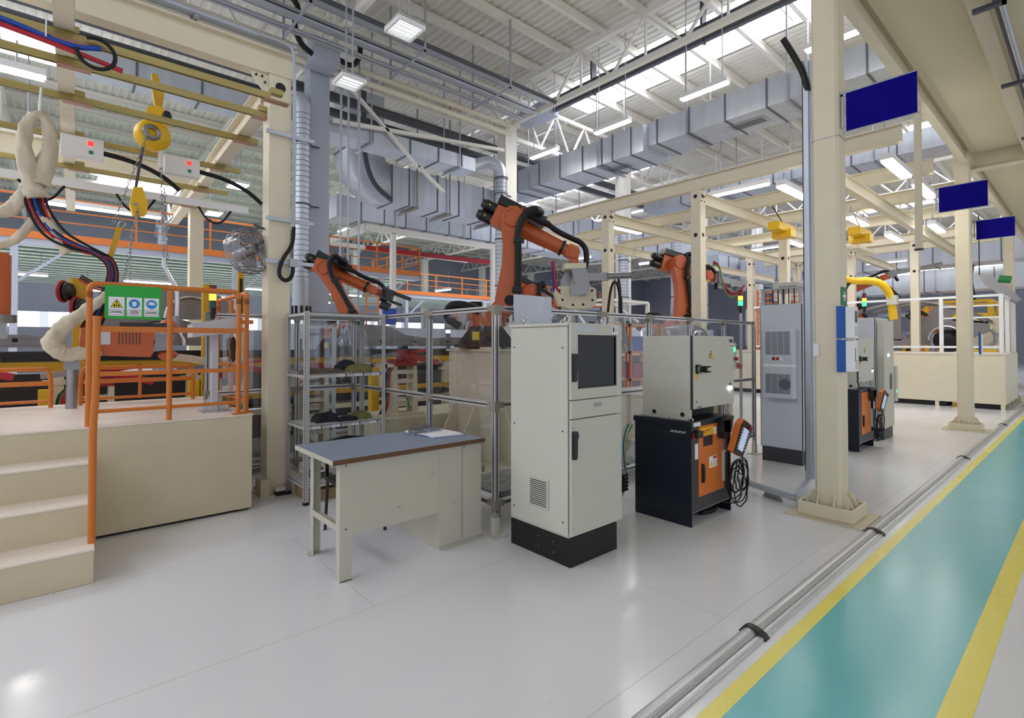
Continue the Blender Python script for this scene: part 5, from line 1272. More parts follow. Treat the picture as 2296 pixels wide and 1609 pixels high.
# big duct with elbow drop
t = thing('air_duct','big galvanised duct dropping from the roof into a curved elbow','duct',(7.15,15.5,6.9))
B((-.6,-.5,.75),(.6,.5,3.1)).build('drop_shaft','galv',t); B((-.63,-.53,2.0),(.63,.53,2.04)).build('seam_flange','galvdk',t); B((-.63,-.53,.73),(.63,.53,.77)).build('seam_flange','galvdk',t)
vs=[];fs=[]
N=10
for i in range(N+1):
    a = PI/2*i/N; c_=(.85,.75)
    for rr in (.25,1.45):
        x = c_[0]-rr*math.cos(a); z = c_[1]-rr*math.sin(a)
        for y in (-.5,.5): vs.append((x,y,z))
for i in range(N):
    b=i*4; fs += [(b,b+1,b+5,b+4),(b+2,b+6,b+7,b+3),(b,b+4,b+6,b+2),(b+1,b+3,b+7,b+5)]
MB().add(vs,fs,True).build('curved_elbow','galv',t)
MB().tube([(-.1,-.54,2.9),(-.1,-.54,1.0),(-.02,-.54,.3),(.25,-.54,-.3),(.85,-.54,-.66)],.07,6,smooth=2).build('rubber_strip','darkpipe',t)
B((.85,-.5,-.70),(5.4,.5,.50)).build('duct_run','galv',t)
for x in (.87,1.5,2.6,3.5,4.6,5.2): B((x,-.53,-.73),(x+.03,.53,.53)).build('seam_flange','galvdk',t)
for x in (1.7,3.0,5.0): MB().box((x,-.65,-.8),(x+.1,.65,-.73)).box((x+.03,-.63,-.8),(x+.07,-.59,3.0)).build('hanger','aludk',t)
rect_duct((8.0,20,6.98),(24,20,6.98),1.4,.85,'galvanised duct running behind the mezzanine railing',[1,2,3,4,5.2,6.4,7.6,8.8,10,11.2],[2.5,6,9.5],9.9,[4.5,7.0])
rect_duct((13.4,14.6,6.4),(30,14.6,6.4),1.2,.8,'galvanised duct behind the cream frame columns',[1,2.2,3.4,4.6,5.8,7,8.2],[2.5,6],9.9,[3.0])
rect_duct((19.6,2,7.65),(19.6,13,7.65),1.2,.62,'second large galvanised duct seen above the far banners',[.8,2,3.2,4.4,5.6,6.8,8,9.2],[2.6,5,7.5],9.9,[4])
rect_duct((27,1.8,5.35),(27,12.2,5.35),1.4,1.15,'wide blue grey duct low across the right background',[.6,1.5,2.6,3.8,5,6.2,7.4,8.6,9.8],[3.4,6.6],9.9)
rect_duct((24.5,13,5.6),(40,13,5.6),1.2,.9,'galvanised duct deep in the right background',[1,2.2,3.4,4.6,5.8,7],[2.5],9.9)
rect_duct((31,2,4.6),(31,12.2,4.6),1.4,1.1,'lower wide duct at the far right of the hall',[1,2.2,3.4,4.6,5.8,7,8.2,9.4],[3],9.9)
# pipes
t = thing('pipe_run','two cream pipes along the hall column row below the roof','pipes',(4.6,11.9,8.0))
for y,z in ((0,.08),(.0,.33)): MB().tube([(-8,y,z),(5.8,y,z)],.075,12,smooth=0).build('pipe','pipe',t)
t = thing('pipe_run','two dark insulated pipes behind the cream pipes','pipes',(4.6,13.2,8.0))
for y in (0,.9): MB().tube([(-8,y,.1),(18,y,.1)],.13,12,smooth=0).build('pipe','darkpipe',t)
t = thing('cable_trays','grey cable trays and conduits crossing under the roof towards the hall column','cable trays',(-4,10.6,8.25))
for y,z,w_ in ((0,.05,.30),(-.55,.15,.24)):
    MB().box((0,y,z),(14.2,y+w_,z+.015)).box((0,y,z),(14.2,y+.012,z+.09)).box((0,y+w_-.012,z),(14.2,y+w_,z+.09)).build('tray','conduit',t)
for y,z,r_ in ((.5,.0,.035),(.62,.0,.035),(-.8,.02,.05),(-.2,-.12,.03)): MB().tube([(0,y,z),(14.2,y,z)],r_,8,smooth=0).build('pipe','darkpipe' if r_>.04 else 'conduit',t)
for x in (2.5,5,7.5,10,12.5): MB().box((x,-.85,-.16),(x+.05,.75,-.13)).box((x,-.85,-.16),(x+.05,-.82,1.6)).box((x,.72,-.16),(x+.05,.75,1.6)).build('hanger','conduit',t)
jb = thing('junction_box','grey junction box with black hoses at the head of the blue grey hall column','box',(4.5,11.72,8.1))
B((-.3,-.3,-.1),(.3,.3,.4)).build('housing','hallcol',jb)
MB().tube([(-.3,-.2,.0),(-.6,-.25,.1),(-.75,-.3,.5),(-.6,-.3,.85),(-.9,-.3,1.1)],.06,8).build('hose','rubber',jb); MB().tube([(.3,-.2,.1),(.6,-.25,.0),(.8,-.3,.3),(.75,-.3,.7)],.06,8).build('hose','rubber',jb)
t = thing('riser_pipes','three thin grey riser pipes with green valves right of the blue grey hall column','pipes',(4.9,11.6,2.0))
for x,y,h in ((0,0,5.9),(.16,-.05,5.85),(.40,-.1,6.3)): MB().cyl((x,y,0),(x,y,h),.028,n=8).build('pipe','conduit',t)
for x,y in ((0,0),(.16,-.05)): MB().cyl((x,y,5.6),(x,y,5.75),.07,n=10).ball((x,y,5.95),.06).build('valve','cablegreen',t)
t = thing('skylight_pipe','dark square pipe along the skylight edge under the roof','pipe',(11.6,1,8.95))
MB().bar((0,0,0),(0,11.4,0),.12,.12).bar((.0,0,.35),(0,11.4,.35),.07,.07).build('pipe','darkpipe',t)
for y in (2,5.2,8.6): MB().box((-.1,y,-.08),(.1,y+.06,.9)).build('hanger','darkpipe',t)
B((-.35,10.2,-.15),(.2,11.5,.25)).build('end_housing','hallcol',t)

# ---------------------------------------------------------------- lamps
def square_lamp(loc, label, up, rz=0, lit='tubefar'):
    t = thing('square_lamp', label, 'ceiling light', loc, rz)
    MB().box((-.22,-.22,0),(.22,-.2,.08)).box((-.22,.2,0),(.22,.22,.08)).box((-.22,-.2,0),(-.2,.2,.08)).box((.2,-.2,0),(.22,.2,.08)).box((-.22,-.22,.07),(.22,.22,.09)).build('housing','white',t)
    for k in range(4): MB().cyl((-.19,-.14+k*.093,.045),(.19,-.14+k*.093,.045),.014,n=8).build('lamp_tube','tubesoft',t)
    m = MB()
    for k in range(3): m.box((-.2,-.10+k*.093,.005),(.2,-.087+k*.093,.05))
    for k in range(9): m.box((-.18+k*.045,-.2,.015),(-.178+k*.045,.2,.035))
    m.build('louver','chrome',t)
    for y in (-.14,.14): MB().bar((0,y,.08),(0,y,up),.025).build('suspension_rod','conduit',t)
    return t
M['tubesoft'] = glow('lamp_tube_soft',(250,255,250),2.6)
square_lamp((3.80,6.72,6.25),'square louvred pendant lamp nearest the camera under the roof',3.5)
square_lamp((3.80,8.65,6.2),'second square louvred pendant lamp beside the hall column top',3.6)
def batten(loc, rz, label, L=1.15, up=2.33, w=.16, m='tube'):
    t = thing('batten_lamp', label, 'ceiling light', loc, rz)
    B((-L/2,-w/2,0),(L/2,w/2,.09)).build('housing','white',t); B((-L/2+.02,-w/2+.01,-.035),(L/2-.02,w/2-.01,0)).build('diffuser',m,t)
    if up:
        for x in (-L*.38,L*.38): MB().cyl((x,0,.09),(x,0,up),.012,n=6).build('suspension_chain','conduit',t)
    return t
Q = R(90)
row = ['batten lamp under the skylight nearest the near walkway column','second batten lamp in the row under the skylight','third batten lamp in the row, left of the large duct','fourth batten lamp, beside the far spiral pipe','fifth batten lamp, above the mezzanine railing','sixth batten lamp, over the back mezzanine']
for y,lab in zip((5.9,8.5,11.05,15.7,20.9,25.2),row): batten((11.0 if y<12 else 10.8,y,7.4),Q,lab)
batten((11.0,3.2,7.4),Q,'batten lamp under the skylight half hidden by the near walkway column')
for x,y,lab in ((10.2,3.71,'bright batten lamp under the cream frame left of the near walkway column'),(13.7,3.64,'bright batten lamp under the frame right of the near walkway column'),(16.6,3.58,'bright batten lamp deeper under the cream frame'),(10.05,2.12,'bright batten lamp under the frame behind the near blue banner'),(11.9,2.10,'bright batten lamp left of the middle blue banner'),(10.4,7.65,'bright batten lamp beside the cream frame column'),(15.4,5.6,'bright batten lamp deep under the cream frames'),(16.0,2.6,'bright batten lamp left of the second walkway column')):
    batten((x,y,4.45),0,lab,1.25,.25)
for x,y,z,lab in ((25.6,5.8,5.0,'distant batten lamp above the far robot'),(28.9,7.6,5.0,'distant batten lamp left of the far robot'),(29.5,4.9,5.0,'distant batten lamp over the car body'),(29.7,6.4,4.9,'distant batten lamp behind the far robot'),(30,3.4,5.0,'distant batten lamp right of the second walkway column'),(33,2.4,5.0,'distant batten lamp by the third walkway column'),(11.8,5.5,5.2,'batten lamp behind the cream frame column pair'),(22,9,5.6,'distant batten lamp between the right columns'),(24,16,6,'distant batten lamp in front of the far ducts'),(20,17.5,6,'distant batten lamp over the orange mezzanine'),(16,24,4.6,'distant batten lamp under the second mezzanine'),(21,28,4.4,'distant batten lamp under the back mezzanine')):
    batten((x,y,z),Q,lab,1.4,1.0,.16,'tubefar')
def panel_lamp(loc, label):
    t = thing('panel_lamp', label, 'ceiling light', loc); B((-.3,-.45,0),(.3,.45,.1)).build('housing','white',t); B((-.27,-.42,-.01),(.27,.42,0)).build('diffuser','tube',t)
    for y in (-.3,.3): MB().cyl((0,y,.1),(0,y,2.4),.015,n=6).build('suspension_rod','conduit',t)
for k,(x,y,lab) in enumerate(((-5,23,'batten lamp under the mezzanine at the left edge'),(-1,23,'batten lamp under the mezzanine behind the cloth sleeves'),(2.5,23,'batten lamp under the mezzanine behind the lifting bar'),(6,23,'batten lamp under the mezzanine behind the gantry column'),(10,23,'batten lamp under the mezzanine end'),(-3,28,'second row batten lamp under the mezzanine at the left'),(1.5,28,'second row batten lamp under the mezzanine behind the railing'),(6,28,'second row batten lamp under the mezzanine behind the rack'),(10.5,28,'second row batten lamp under the mezzanine near the ladder'))): batten((x,y,3.9),0,lab,1.5,.75,.2)
for loc,lab in (((4.9,20.75,7.4),'panel lamp left of the near cream gantry column'),((5.15,25.9,7.4),'panel lamp further back above the mezzanine rail'),((-1.5,14,6.6),'bright panel lamp at the left edge behind the gold rails'),((-.6,17.5,6.4),'bright panel lamp behind the looped cloth sleeve')): panel_lamp(loc,lab)
for x,y,z,lab in ((-1.35,9.28,5.2,'bright batten lamp at the left edge above the gold rails'),(-1.3,12.2,5.2,'bright batten lamp at the left edge between the gold rails'),(.6,14.5,4.6,'long lamp behind the yellow hoist')): batten((x,y,z),0,lab,2.4,.4)

# ---------------------------------------------------------------- cream overhead frames on the right
XF = [9.35,11.5,13.5,15.6,18.75,20.4]
nm = ['first','second','third','fourth','fifth','sixth']
for i,x in enumerate(XF):
    y1 = 10.2 if i<3 else 8.5
    tag(MB((x,1.9,4.62)).ibeam((x,1.9,4.76),(x,y1,4.76),.26,.14,.014).build('frame_beam','cream',loc=(x,1.9,4.62)),nm[i]+' cream frame beam back from the fence, across the right hand cell','beam')
for y,lab in ((2.95,'cream long beam nearest the walkway columns'),(5.15,'cream long beam along the middle frame columns'),(7.35,'cream long beam along the back frame columns'),(9.6,'cream long beam at the back of the right hand frame')):
    tag(MB((9.35,y,4.36)).ibeam((9.35,y,4.49),(24,y,4.49),.24,.13,.013).build('frame_beam','cream',loc=(9.35,y,4.36)),lab,'beam')
lbl = {(9.35,5.15):'cream frame column with black holes right of the orange robot',(9.35,7.35):'cream frame column left of the orange robot right of centre',(13.5,5.15):'cream frame column behind the cooled cabinet',(13.5,7.35):'cream frame column beyond the right hand robot',(18.75,3.55):'cream frame column beside the white parts container',(18.75,5.15):'cream frame column behind the far control cabinet',(20.4,7.35):'cream frame column in the right distance',(18.75,8.3):'cream frame column beside the distant orange mesh'}
for (x,y),lab in lbl.items():
    t = thing('frame_column', lab, 'column', (x,y,0)); B((-.1,-.1,.02),(.1,.1,4.62)).build('shaft','cream',t,bevel=.006); B((-.2,-.2,0),(.2,.2,.02)).build('base_plate','creamdk',t)
    m=MB()
    for z in (4.50,3.75): m.cyl((-.101,0,z),(-.103,0,z),.04,n=14).cyl((0,-.101,z),(0,-.103,z),.04,n=14)
    m.build('bolt_hole','slot',t)
    for dz in (0,.1): MB().cyl((-.06,-.1,4.4+dz),(-.06,-.115,4.4+dz),.012,n=6).cyl((.06,-.1,4.4+dz),(.06,-.115,4.4+dz),.012,n=6).build('frame_bolt','black',t)
vb = thing('cable_bundle','dark cable bundle with yellow tag on the cream frame column','cables',(9.52,7.2,2.55))
MB().tube([(0,0,.6),(.05,-.03,.3),(.02,-.02,0),(.08,0,-.3),(.03,0,-.6)],.03,8).tube([(.05,0,.3),(.16,0,.1),(.12,0,-.15),(.02,0,-.25)],.014,7).build('cable','rubber',vb); B((-.01,-.02,-.7),(.05,.03,-.4)).build('tag','signyellow',vb)
for x,y,z,lab in ((13.6,3.55,4.05,'yellow manipulator trolley under the frame right of the near walkway column'),(12.0,4.6,4.1,'yellow manipulator trolley left of the near walkway column')):
    t = thing('lifting_trolley',lab,'trolley',(x,y,z)); MB().box((-.5,-.12,0),(.35,.12,.16)).box((-.1,-.2,-.12),(.2,.2,.05)).build('trolley_frame','yellow',t); MB().cyl((.35,0,.05),(.62,0,.0),.07,n=12).build('motor','steel',t)
    MB().tube([(.0,0,.2),(-.5,.02,.5)],.012,6).build('lead','rubber',t)
cl = thing('tube_lamp','cream twin tube lamp housing under the yellow trolley','ceiling light',(13.55,3.5,3.70)); MB().box((-.7,-.12,0),(.7,-.03,.06)).box((-.7,.03,0),(.7,.12,.06)).build('housing','cream',cl)
# ---------------------------------------------------------------- mezzanine with orange railing at the back
def mezzanine(x0, x1, y0, y1, z, label, rail_label, posts_lab, end=False):
    t = thing('mezzanine_deck', label, 'mezzanine', (x0,y0,z))
    B((0,0,-.22),(x1-x0,.12,.0)).build('edge_beam','farrail',t)
    L=x1-x0; m=MB()
    for k in range(int((y1-y0)/.9)): m.box((0,.3+k*.9,-.40),(L,.62+k*.9,-.37))
    m.build('deck_flanges','deck',t); m=MB()
    for k in range(int((y1-y0)/.9)): m.box((0,.44+k*.9,-.37),(L,.48+k*.9,-.16))
    m.build('deck_webs','deckgreen',t); B((0,.12,-.16),(L,y1-y0,-.02)).build('deck_sheet','deckgreen',t)  # green webs kept darker than white flanges, putting rib shade into the colour
    B((0,.05,-.42),(L,.2,-.22)).build('edge_girder','hallcol',t)
    r = thing('mezzanine_railing', rail_label, 'railing', (x0,y0+.06,z)); n=int(L/2.0)
    for k in range(n+1): MB().box((k*L/n-.03,-.03,0),(k*L/n+.03,.03,1.1)).build('post','farrail',r)
    MB().bar((0,0,1.1),(L,0,1.1),.06).build('top_rail','farrail',r); MB().bar((0,0,.72),(L,0,.72),.035).build('middle_rail','farrail',r); MB().bar((0,0,.38),(L,0,.38),.035).build('middle_rail','farrail',r)
    if end:
        for k in range(4): MB().box((L-.03,k*1.6,0),(L+.03,k*1.6+.06,1.1)).build('post','farrail',r)
        for zz in (.38,.72,1.1): MB().bar((L,0,zz),(L,5,zz),.04).build('end_rail','farrail',r)
    for k,x in enumerate(range(2,int(L),6)):
        p = thing('mezzanine_post', posts_lab[k%len(posts_lab)], 'post', (x0+x,y0+.15,0)); B((-.09,-.09,0),(.09,.09,z-.42)).build('shaft','hallcol',p); B((-.14,-.14,0),(.14,.14,.02)).build('foot','hallcol',p)
        MB().bar((0,0,z-1.6),(1.2,0,z-.5),.08).build('knee_brace','hallcol',p)
mezzanine(-9,12.9,21.3,35,5.06,'green white ribbed mezzanine deck across the left background','orange railing along the left background mezzanine',['pale post under the mezzanine at the left edge','pale post under the mezzanine behind the chain hoist','pale post under the mezzanine behind the gantry column','pale post under the mezzanine end near the large robot'],True)
mezzanine(13.8,34,27.5,36,4.85,'ribbed mezzanine deck deeper in the middle background','orange railing on the deeper middle mezzanine',['pale post under the deeper mezzanine left of the large robot','pale post under the deeper mezzanine behind the robot','pale post under the deeper mezzanine in the right distance'])
t = thing('red_beam','red crane beam above the mezzanine railing','beam',(10.5,22,6.0)); MB().bar((0,0,0),(9,0,.1),.14,.22).build('beam','redpaint',t)
t = thing('portal_gantry','pale steel portal frame in front of the background mezzanine','frame',(9.3,19.5,-.2))
MB().bar((.0,0,6.55),(8,0,6.55),.2,.24).bar((0,0,6.55),(0,8,6.55),.2,.3).build('beam','truss',t)
for x in (1.2,6.6): B((x-.1,-.1,.2),(x+.1,.1,6.45)).build('column','truss',t)
MB().bar((0,4.0,6.5),(8,4,6.5),.16,.2).build('beam','truss',t)
ld = thing('access_ladder','orange caged ladder under the mezzanine end','ladder',(9.55,20.0,2.2)); 
for x in (0,.55): MB().box((x,0,0),(x+.05,.05,2.2)).build('stile','farrail',ld)
m=MB()
for k in range(7): m.box((0,.01,.2+k*.3),(.6,.04,.23+k*.3))
m.build('rung','farrail',ld)
# back of the hall: pale cabinets, machines, windows frames
rn = random.Random(9)
for k,(x,y,w_,h_,lab) in enumerate(((-4.0,16,1.6,2.4,'pale machine cabinet at the far left behind the conveyor'),(.5,17.5,1.5,2.1,'pale machine cabinet behind the welding gun'),(5.2,16,2.6,2.25,'pale machine housing behind the car body side'),(8.6,16,2.2,2.2,'pale machine housing left of the large robot pedestal'),(12.5,17,2.2,2.5,'grey machine housing behind the large robot'),(16.5,16.5,2.5,2.4,'grey machine housing behind the cream frame columns'),(20,15.5,2.4,2.6,'grey machine housing behind the right robots'),(24,14,3,2.4,'grey machine housing in the right distance'))):
    t = thing('machine_cabinet',lab,'machine',(x,y,0)); B((0,0,.1),(w_,1.2,h_)).build('housing','ralblue',t,bevel=.01); B((.05,.05,0),(w_-.05,1.1,.1)).build('plinth','charcoal',t)
    for q in range(int(w_/.75)): MB().box((.08+q*.75,-.012,.2),(.74+q*.75,0,h_-.15)).build('door','ralblue',t)
    B((.2,-.02,h_*.62),(.6,-.012,h_*.8)).build('viewing_pane','tinted',t); B((w_*.6,-.016,h_*.55),(w_*.6+.25,-.012,h_*.7)).build('control_panel','hoseblue',t)
tag(B((0,0,0),(.5,.05,.55)).build('blue_board','hoseblue',loc=(8.2,15.9,2.3)),'small blue board above the pale machine housings','board')
# orange rack behind the fence on the right
t = thing('parts_rack','orange parts rack with blue boxes seen through the fence beside the cooled cabinet','rack',(8.6,6.2,0))
for x in (0,.95):
    for y in (0,.8): B((x,y,0),(x+.05,y+.05,2.05)).build('upright','farrail',t)
for z in (.35,.9,1.45,2.0): MB().box((0,0,z),(1.0,.05,z+.05)).box((0,.8,z),(1.0,.85,z+.05)).box((0,0,z),(.05,.85,z+.05)).box((.95,0,z),(1,.85,z+.05)).build('shelf_frame','farrail',t)
for (x,z,c,lab) in ((.1,1.5,'hoseblue','blue parts bin on the top level of the orange rack'),(.52,1.5,'hoseblue','second blue parts bin on the top level of the orange rack'),(.2,.95,'redpaint','red parts bin on the orange rack'),(.55,.95,'paper','white parts bin on the orange rack'),(.15,.4,'carton','brown box low on the orange rack')):
    b=thing('parts_bin',lab,'box',(8.6+x,6.25,z+.0)); B((0,0,0),(.36,.6,.3)).build('bin',c,b); MB().box((-.01,-.01,.27),(.37,.61,.3)).build('rim',c,b)
ypost(9.62,6.1,2.0,'yellow post beside the orange parts rack',.09,False)
t = thing('plinth_block','cream plinth block low behind the fence beside the cooled cabinet','plinth',(6.6,4.3,0)); B((0,0,0),(1.5,1.2,.85)).build('block','cream',t,bevel=.004); B((.2,-.01,.5),(.75,0,.75)).build('vent_panel','charcoal',t); B((-.02,-.02,.85),(1.52,1.22,.88)).build('top_plate','creamdk',t)
lamp_tower((10.15,4.7,2.25),'signal tower with lit green and amber lenses above the fence by the right hand robot','ga',1.5)
st = thing('signal_stand','thin grey stand below the green and amber signal tower','stand',(10.15,4.7,0)); MB().cyl((0,0,0),(0,0,2.25),.03,n=8).build('pole','conduit',st); B((-.15,-.15,0),(.15,.15,.02)).build('foot','conduit',st)
hz = thing('hose_loop','dark hose loop standing above the fence beside the tall cabinet','hose',(7.2,5.6,1.75)); MB().tube([(-.12,0,0),(-.08,0,.5),(.0,-.02,.95),(.12,-.05,1.0),(.2,-.08,.5),(.24,-.1,-.1)],.022,8).build('hose','rubber',hz); MB().box((-.17,-.03,-.1),(-.08,.03,.05)).build('hose_foot','yellowdk',hz)
# ---------------------------------------------------------------- right distance: white container, car body, robots
t = thing('parts_container','long cream container wall with short feet at the far right','container',(17.6,1.56,0))
B((0,0,.13),(.9,7.5,1.40)).build('body','cream',t,bevel=.01); B((-.02,-.02,1.38),(.94,7.5,1.42)).build('top_edge','plattop',t)
B((.9,0,.13),(2.8,1.0,1.40)).build('side_body','cream',t)
for y in (.02,1.3,2.6,3.9): B((.01,y,0),(.07,y+.08,.13)).build('foot','cream',t)
for x in (1.0,2.0): B((x,.02,0),(x+.08,.1,.13)).build('foot','cream',t)
B((.08,.1,.005),(2.7,.9,.125)).build('shade_block','slot',t); B((.08,1.15,.005),(.85,7.4,.125)).build('shade_block','slot',t)  # solid black blocks painted as the shade beneath the container
t = thing('container_guard','white open guard frame above the cream container','frame',(17.75,1.56,1.42))
for y in (.08,1.25,3.5,5.2): B((-.04,y-.04,0),(.04,y+.04,1.48)).build('post','white',t)
for z in (.14,1.45): B((-.03,0.05,z-.03),(.03,6.2,z+.03)).build('rail','white',t)
for z in (.9,1.2): B((-.02,.08,z-.02),(.02,1.25,z+.02)).build('rail','white',t)
for x in (1.2,2.6): B((x,.04,0),(x+.08,.12,1.48)).build('post','white',t)
B((0,.05,1.42),(2.7,.11,1.48)).build('rail','white',t)
cb = thing('car_shell','grey unpainted car body on yellow fixtures behind the cream container','car body',(19.3,4.1,1.55))
# side of the body lies along -y (front towards the walkway)
arch = [(-1.15+.40*math.cos(PI-a*PI/10),.20+.40*math.sin(PI-a*PI/10)) for a in range(11)]
def yz(poly, t_, x): return MB().prism([(y,z) for y,z in poly], t_, (x,0,0),(0,1,0),(0,0,1))
side = [(1.6,.05),(-.75,.05)]+[(-.75+.0,.2)]+[(y,z) for y,z in reversed(arch)]+[(-1.7,.25),(-2.1,.45),(-2.05,.7),(-1.4,.84),(-.55,.90),(-.52,.78),(-.42,.25),(.3,.22),(1.6,.22)]
yz(side,.10,0).build('side_panel','bodysteel',cb,bevel=.015)
MB().tube([(0,-2.0,.72),(0,-1.75,.88),(0,-1.48,1.08),(0,-.8,1.31),(0,-.3,1.34),(0,.3,1.30),(0,1.0,1.12)],.045,8).build('roof_rail','bodysteel',cb); yz([(-.60,.7),(-1.2,.8),(-1.42,1.06),(-1.05,1.22),(-.86,1.18)],.08,.02).build('pillar','bodysteel',cb); yz([(-.1,.2),(.14,.2),(.10,.8),(.06,1.30),(-.06,1.30)],.09,.0).build('pillar','bodysteel',cb); MB().tube([(0,1.6,.2),(0,1.2,.9),(0,.9,1.16)],.06,8).build('pillar','bodysteel',cb)
MB().tube([(-.06,y,z) for y,z in arch],.04,8,smooth=0).build('wheel_arch','chrome',cb)
MB().ball((.3,-1.15,.2),.36,(.8,1,1)).build('wheel_well','slot',cb)
MB().add([(0,-2.05,.70),(1.4,-2.05,.70),(1.4,-1.3,.82),(0,-1.3,.8),(0,-2.05,.66),(1.4,-2.05,.66),(1.4,-1.3,.78),(0,-1.3,.76)],[(0,3,2,1),(4,5,6,7),(0,1,5,4),(2,3,7,6),(1,2,6,5),(0,4,7,3)]).build('bonnet_deck','bodysteel',cb)
MB().tube([(1.4,-2.0,.72),(1.4,-1.48,1.08),(1.4,-.8,1.31),(1.4,-.3,1.34),(1.4,.3,1.30),(1.4,1.0,1.12)],.045,8).bar((0,-.8,1.31),(1.4,-.8,1.31),.08).bar((0,.3,1.30),(1.4,.3,1.30),.06).bar((0,1.0,1.12),(1.4,1.0,1.12),.06).build('roof_frame','bodysteel',cb)
MB().tube([(0,-2.1,.5),(-.03,-2.2,.35),(-.03,-2.2,.1),(0,-2.0,.02)],.04,8).bar((0,-2.2,.35),(1.4,-2.2,.35),.08).build('bumper_frame','steel',cb)
for k,(x,y,h_,lab) in enumerate(((19.4,2.3,1.5,'yellow fixture under the front of the car body'),(19.4,3.9,1.5,'yellow fixture under the middle of the car body'),(19.4,5.4,1.5,'yellow fixture under the rear of the car body'))):
    t = thing('body_fixture',lab,'fixture',(x,y,0 if y>2.8 else 1.43)); MB().box((0,-.15,0 if y>2.8 else .0),(.4,.15,h_-.12 if y>2.8 else .03)).box((-.1,-.4,h_-.2 if y>2.8 else .0),(.5,.4,h_-.08 if y>2.8 else .06)).build('frame','yellow',t); B((.1,-.05,h_-.08 if y>2.8 else .06),(.3,.05,h_ if y>2.8 else .11)).build('pad','black',t)
r5,RH5,_ = robot((21.6,6.0,1.5), R(-60), R(-24), R(-22), 'distant orange robot with forearm raised above the car body', wrist=25, flen=1.1, s=1.15)
MB().box((.1,-.1,-.12),(.35,.1,.12),RH5).bar(RH5@V((.3,0,0)),RH5@V((1.7,.0,-.35)),.12).build('welding_tool','steel',r5)
pd5 = thing('robot_pedestal','pedestal under the distant orange robot','pedestal',(21.6,6.0,0)); B((-.45,-.45,0),(.45,.45,1.5)).build('pedestal_box','creamdk',pd5)
r6,RH6,_ = robot((22.4,4.6,.6), R(-90), R(12), R(35), 'distant orange robot working behind the car body window', wrist=-60, flen=.9)
pd6 = thing('robot_pedestal','pedestal under the robot behind the car body window','pedestal',(22.4,4.6,0)); B((-.45,-.45,0),(.45,.45,.6)).build('pedestal_box','creamdk',pd6)
ya = thing('manipulator_arm','yellow manipulator arm with black hose right of the near walkway column','manipulator',(16.2,4.5,2.6))
MB().tube([(-.3,.5,1.1),(-.1,.3,1.05),(.1,.1,.75),(.5,-.5,.78),(.75,-.75,.45),(.8,-.8,-.3)],.10,10).build('arm','yellow',ya); MB().box((-.5,.45,.9),(-.1,.75,1.5)).build('arm_head','yellow',ya); MB().tube([(-.25,.5,1.0),(-.2,.4,.4),(.0,.2,.35),(.15,.0,.85),(.6,-.6,.75),(.95,-.9,.3)],.045,8).build('hose','rubber',ya)
MB().box((.66,-.9,.1),(.9,-.68,.35)).build('joint_block','ral',ya); MB().cyl((-.3,.6,1.5),(-.3,.6,1.8),.06,n=10).build('suspension','yellow',ya)
om = thing('mesh_guard','orange mesh guard panel in the right distance','guard',(18.6,6.2,1.6)); m=MB()
for k in range(11): m.box((0,k*.18,0),(.02,k*.18+.02,1.9))
for k in range(11): m.box((0,0,k*.18),(.02,1.8,k*.18+.03))
m.build('mesh','farrail',om); MB().box((-.02,-.03,-1.6),(.04,.03,1.95)).box((-.02,1.78,-1.6),(.04,1.84,1.95)).build('frame_post','farrail',om)
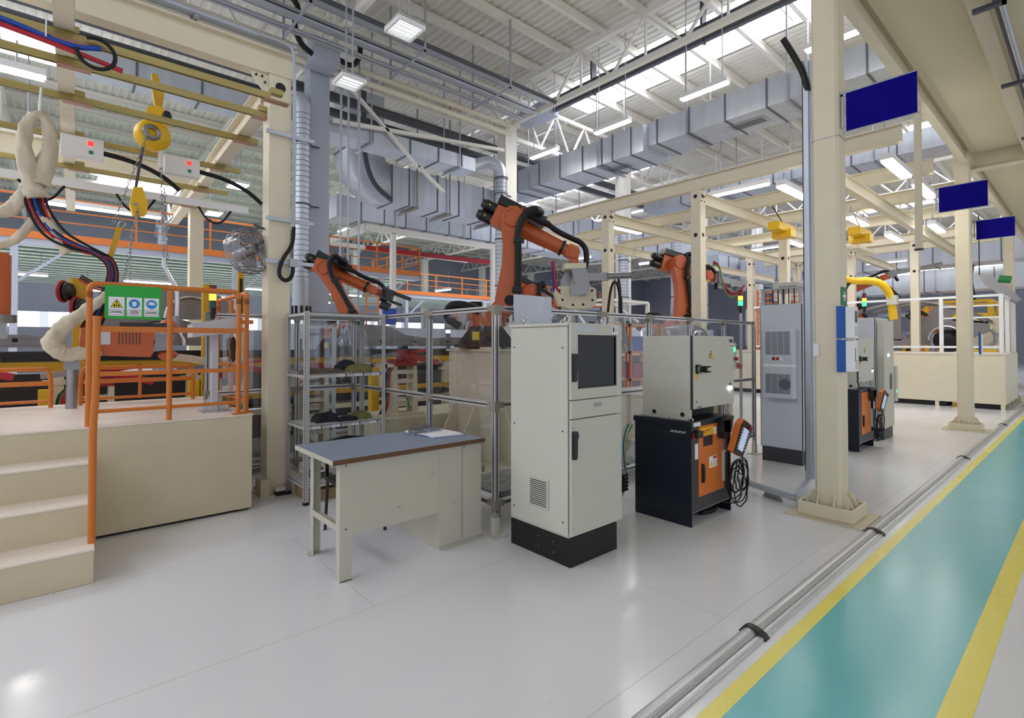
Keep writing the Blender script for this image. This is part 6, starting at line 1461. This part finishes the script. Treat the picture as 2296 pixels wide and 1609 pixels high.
gt = thing('welding_tool','green and grey welding tool hanging right of the second walkway column','tool',(19.6,1.95,3.1)); MB().prism([(.1,.5),(.35,.55),(.2,.2),(-.4,-.35),(-.55,-.25),(-.2,.2)],.2,(0,0,0),(0,1,0),(0,0,1)).build('tool_frame','steel',gt); MB().cyl((0,-.1,.35),(0,-.35,.3),.10,n=12).build('tool_motor','cablegreen',gt); MB().tube([(0,.45,.8),(0,.5,.4),(0,.42,-.2)],.05,8).build('hose','rubber',gt); MB().cyl((0,.3,.5),(0,.3,2.2),.012,n=6).build('cable','rubber',gt)
t = thing('clip_files','small blue document holder on the second walkway column','holder',(13.28,1.52,1.45)); B((0,0,0),(.03,.03,.42)).build('folder','bluefile',t); B((.03,-.01,-.05),(.2,.02,.38)).build('paper_stack','paper',t)
tc = thing('tool_cabinet','cream tool cabinet with green lamp right of the car body','cabinet',(22.0,2.0,0)); B((0,0,0),(1.2,.8,2.45)).build('housing','cream',tc); MB().cyl((-.0,.3,2.1),(-.02,.3,2.1),.05,n=10).build('lamp','ledgreen',tc)
# cross braced structures and yellow machines across the right background
rn = random.Random(4)
for k,(x,y,c,lab) in enumerate(((24,9,'hallcol','pale braced machine frame in the right distance left of the ducts'),(28,8,'hallcol','pale braced machine frame under the far ducts'),(33,6,'hallcol','pale braced machine frame far right'),(14.5,11.4,'truss','pale braced frame behind the cream columns'),(30,4,'farrail','orange railing frame in the far right distance'),(36,4,'yellow','yellow machine frame in the far right distance'),(25,2.6,'yellow','yellow lifting frame behind the third walkway column'))):
    t = thing('machine_rig',lab,'machine',(x,y,0)); m=MB()
    for xx in (0,2.4):
        for yy in (0,1.8): m.bar((xx,yy,0),(xx,yy,3.2),.12)
    for z in (1.2,2.2,3.2): m.bar((0,0,z),(2.4,0,z),.1).bar((0,1.8,z),(2.4,1.8,z),.1).bar((0,0,z),(0,1.8,z),.1).bar((2.4,0,z),(2.4,1.8,z),.1)
    m.build('frame',c,t)
    MB().bar((0,0,1.2),(0,1.8,3.2),.07).bar((2.4,0,2.2),(0,0,3.2),.07).build('brace',c,t)
    B((.3,.3,.2),(2.0,1.5,1.1)).build('machine_body',('ralblue','steel','charcoal','ral','orange','yellowdk','yellow')[k],t)
    MB().box((.4,.4,1.2),(1.6,.9,1.9)).cyl((1.2,.6,1.9),(1.2,.6,2.6),.12,n=10).build('machine_head',('steel','ralblue','yellow','steel','yellow','orange','cream')[k],t)
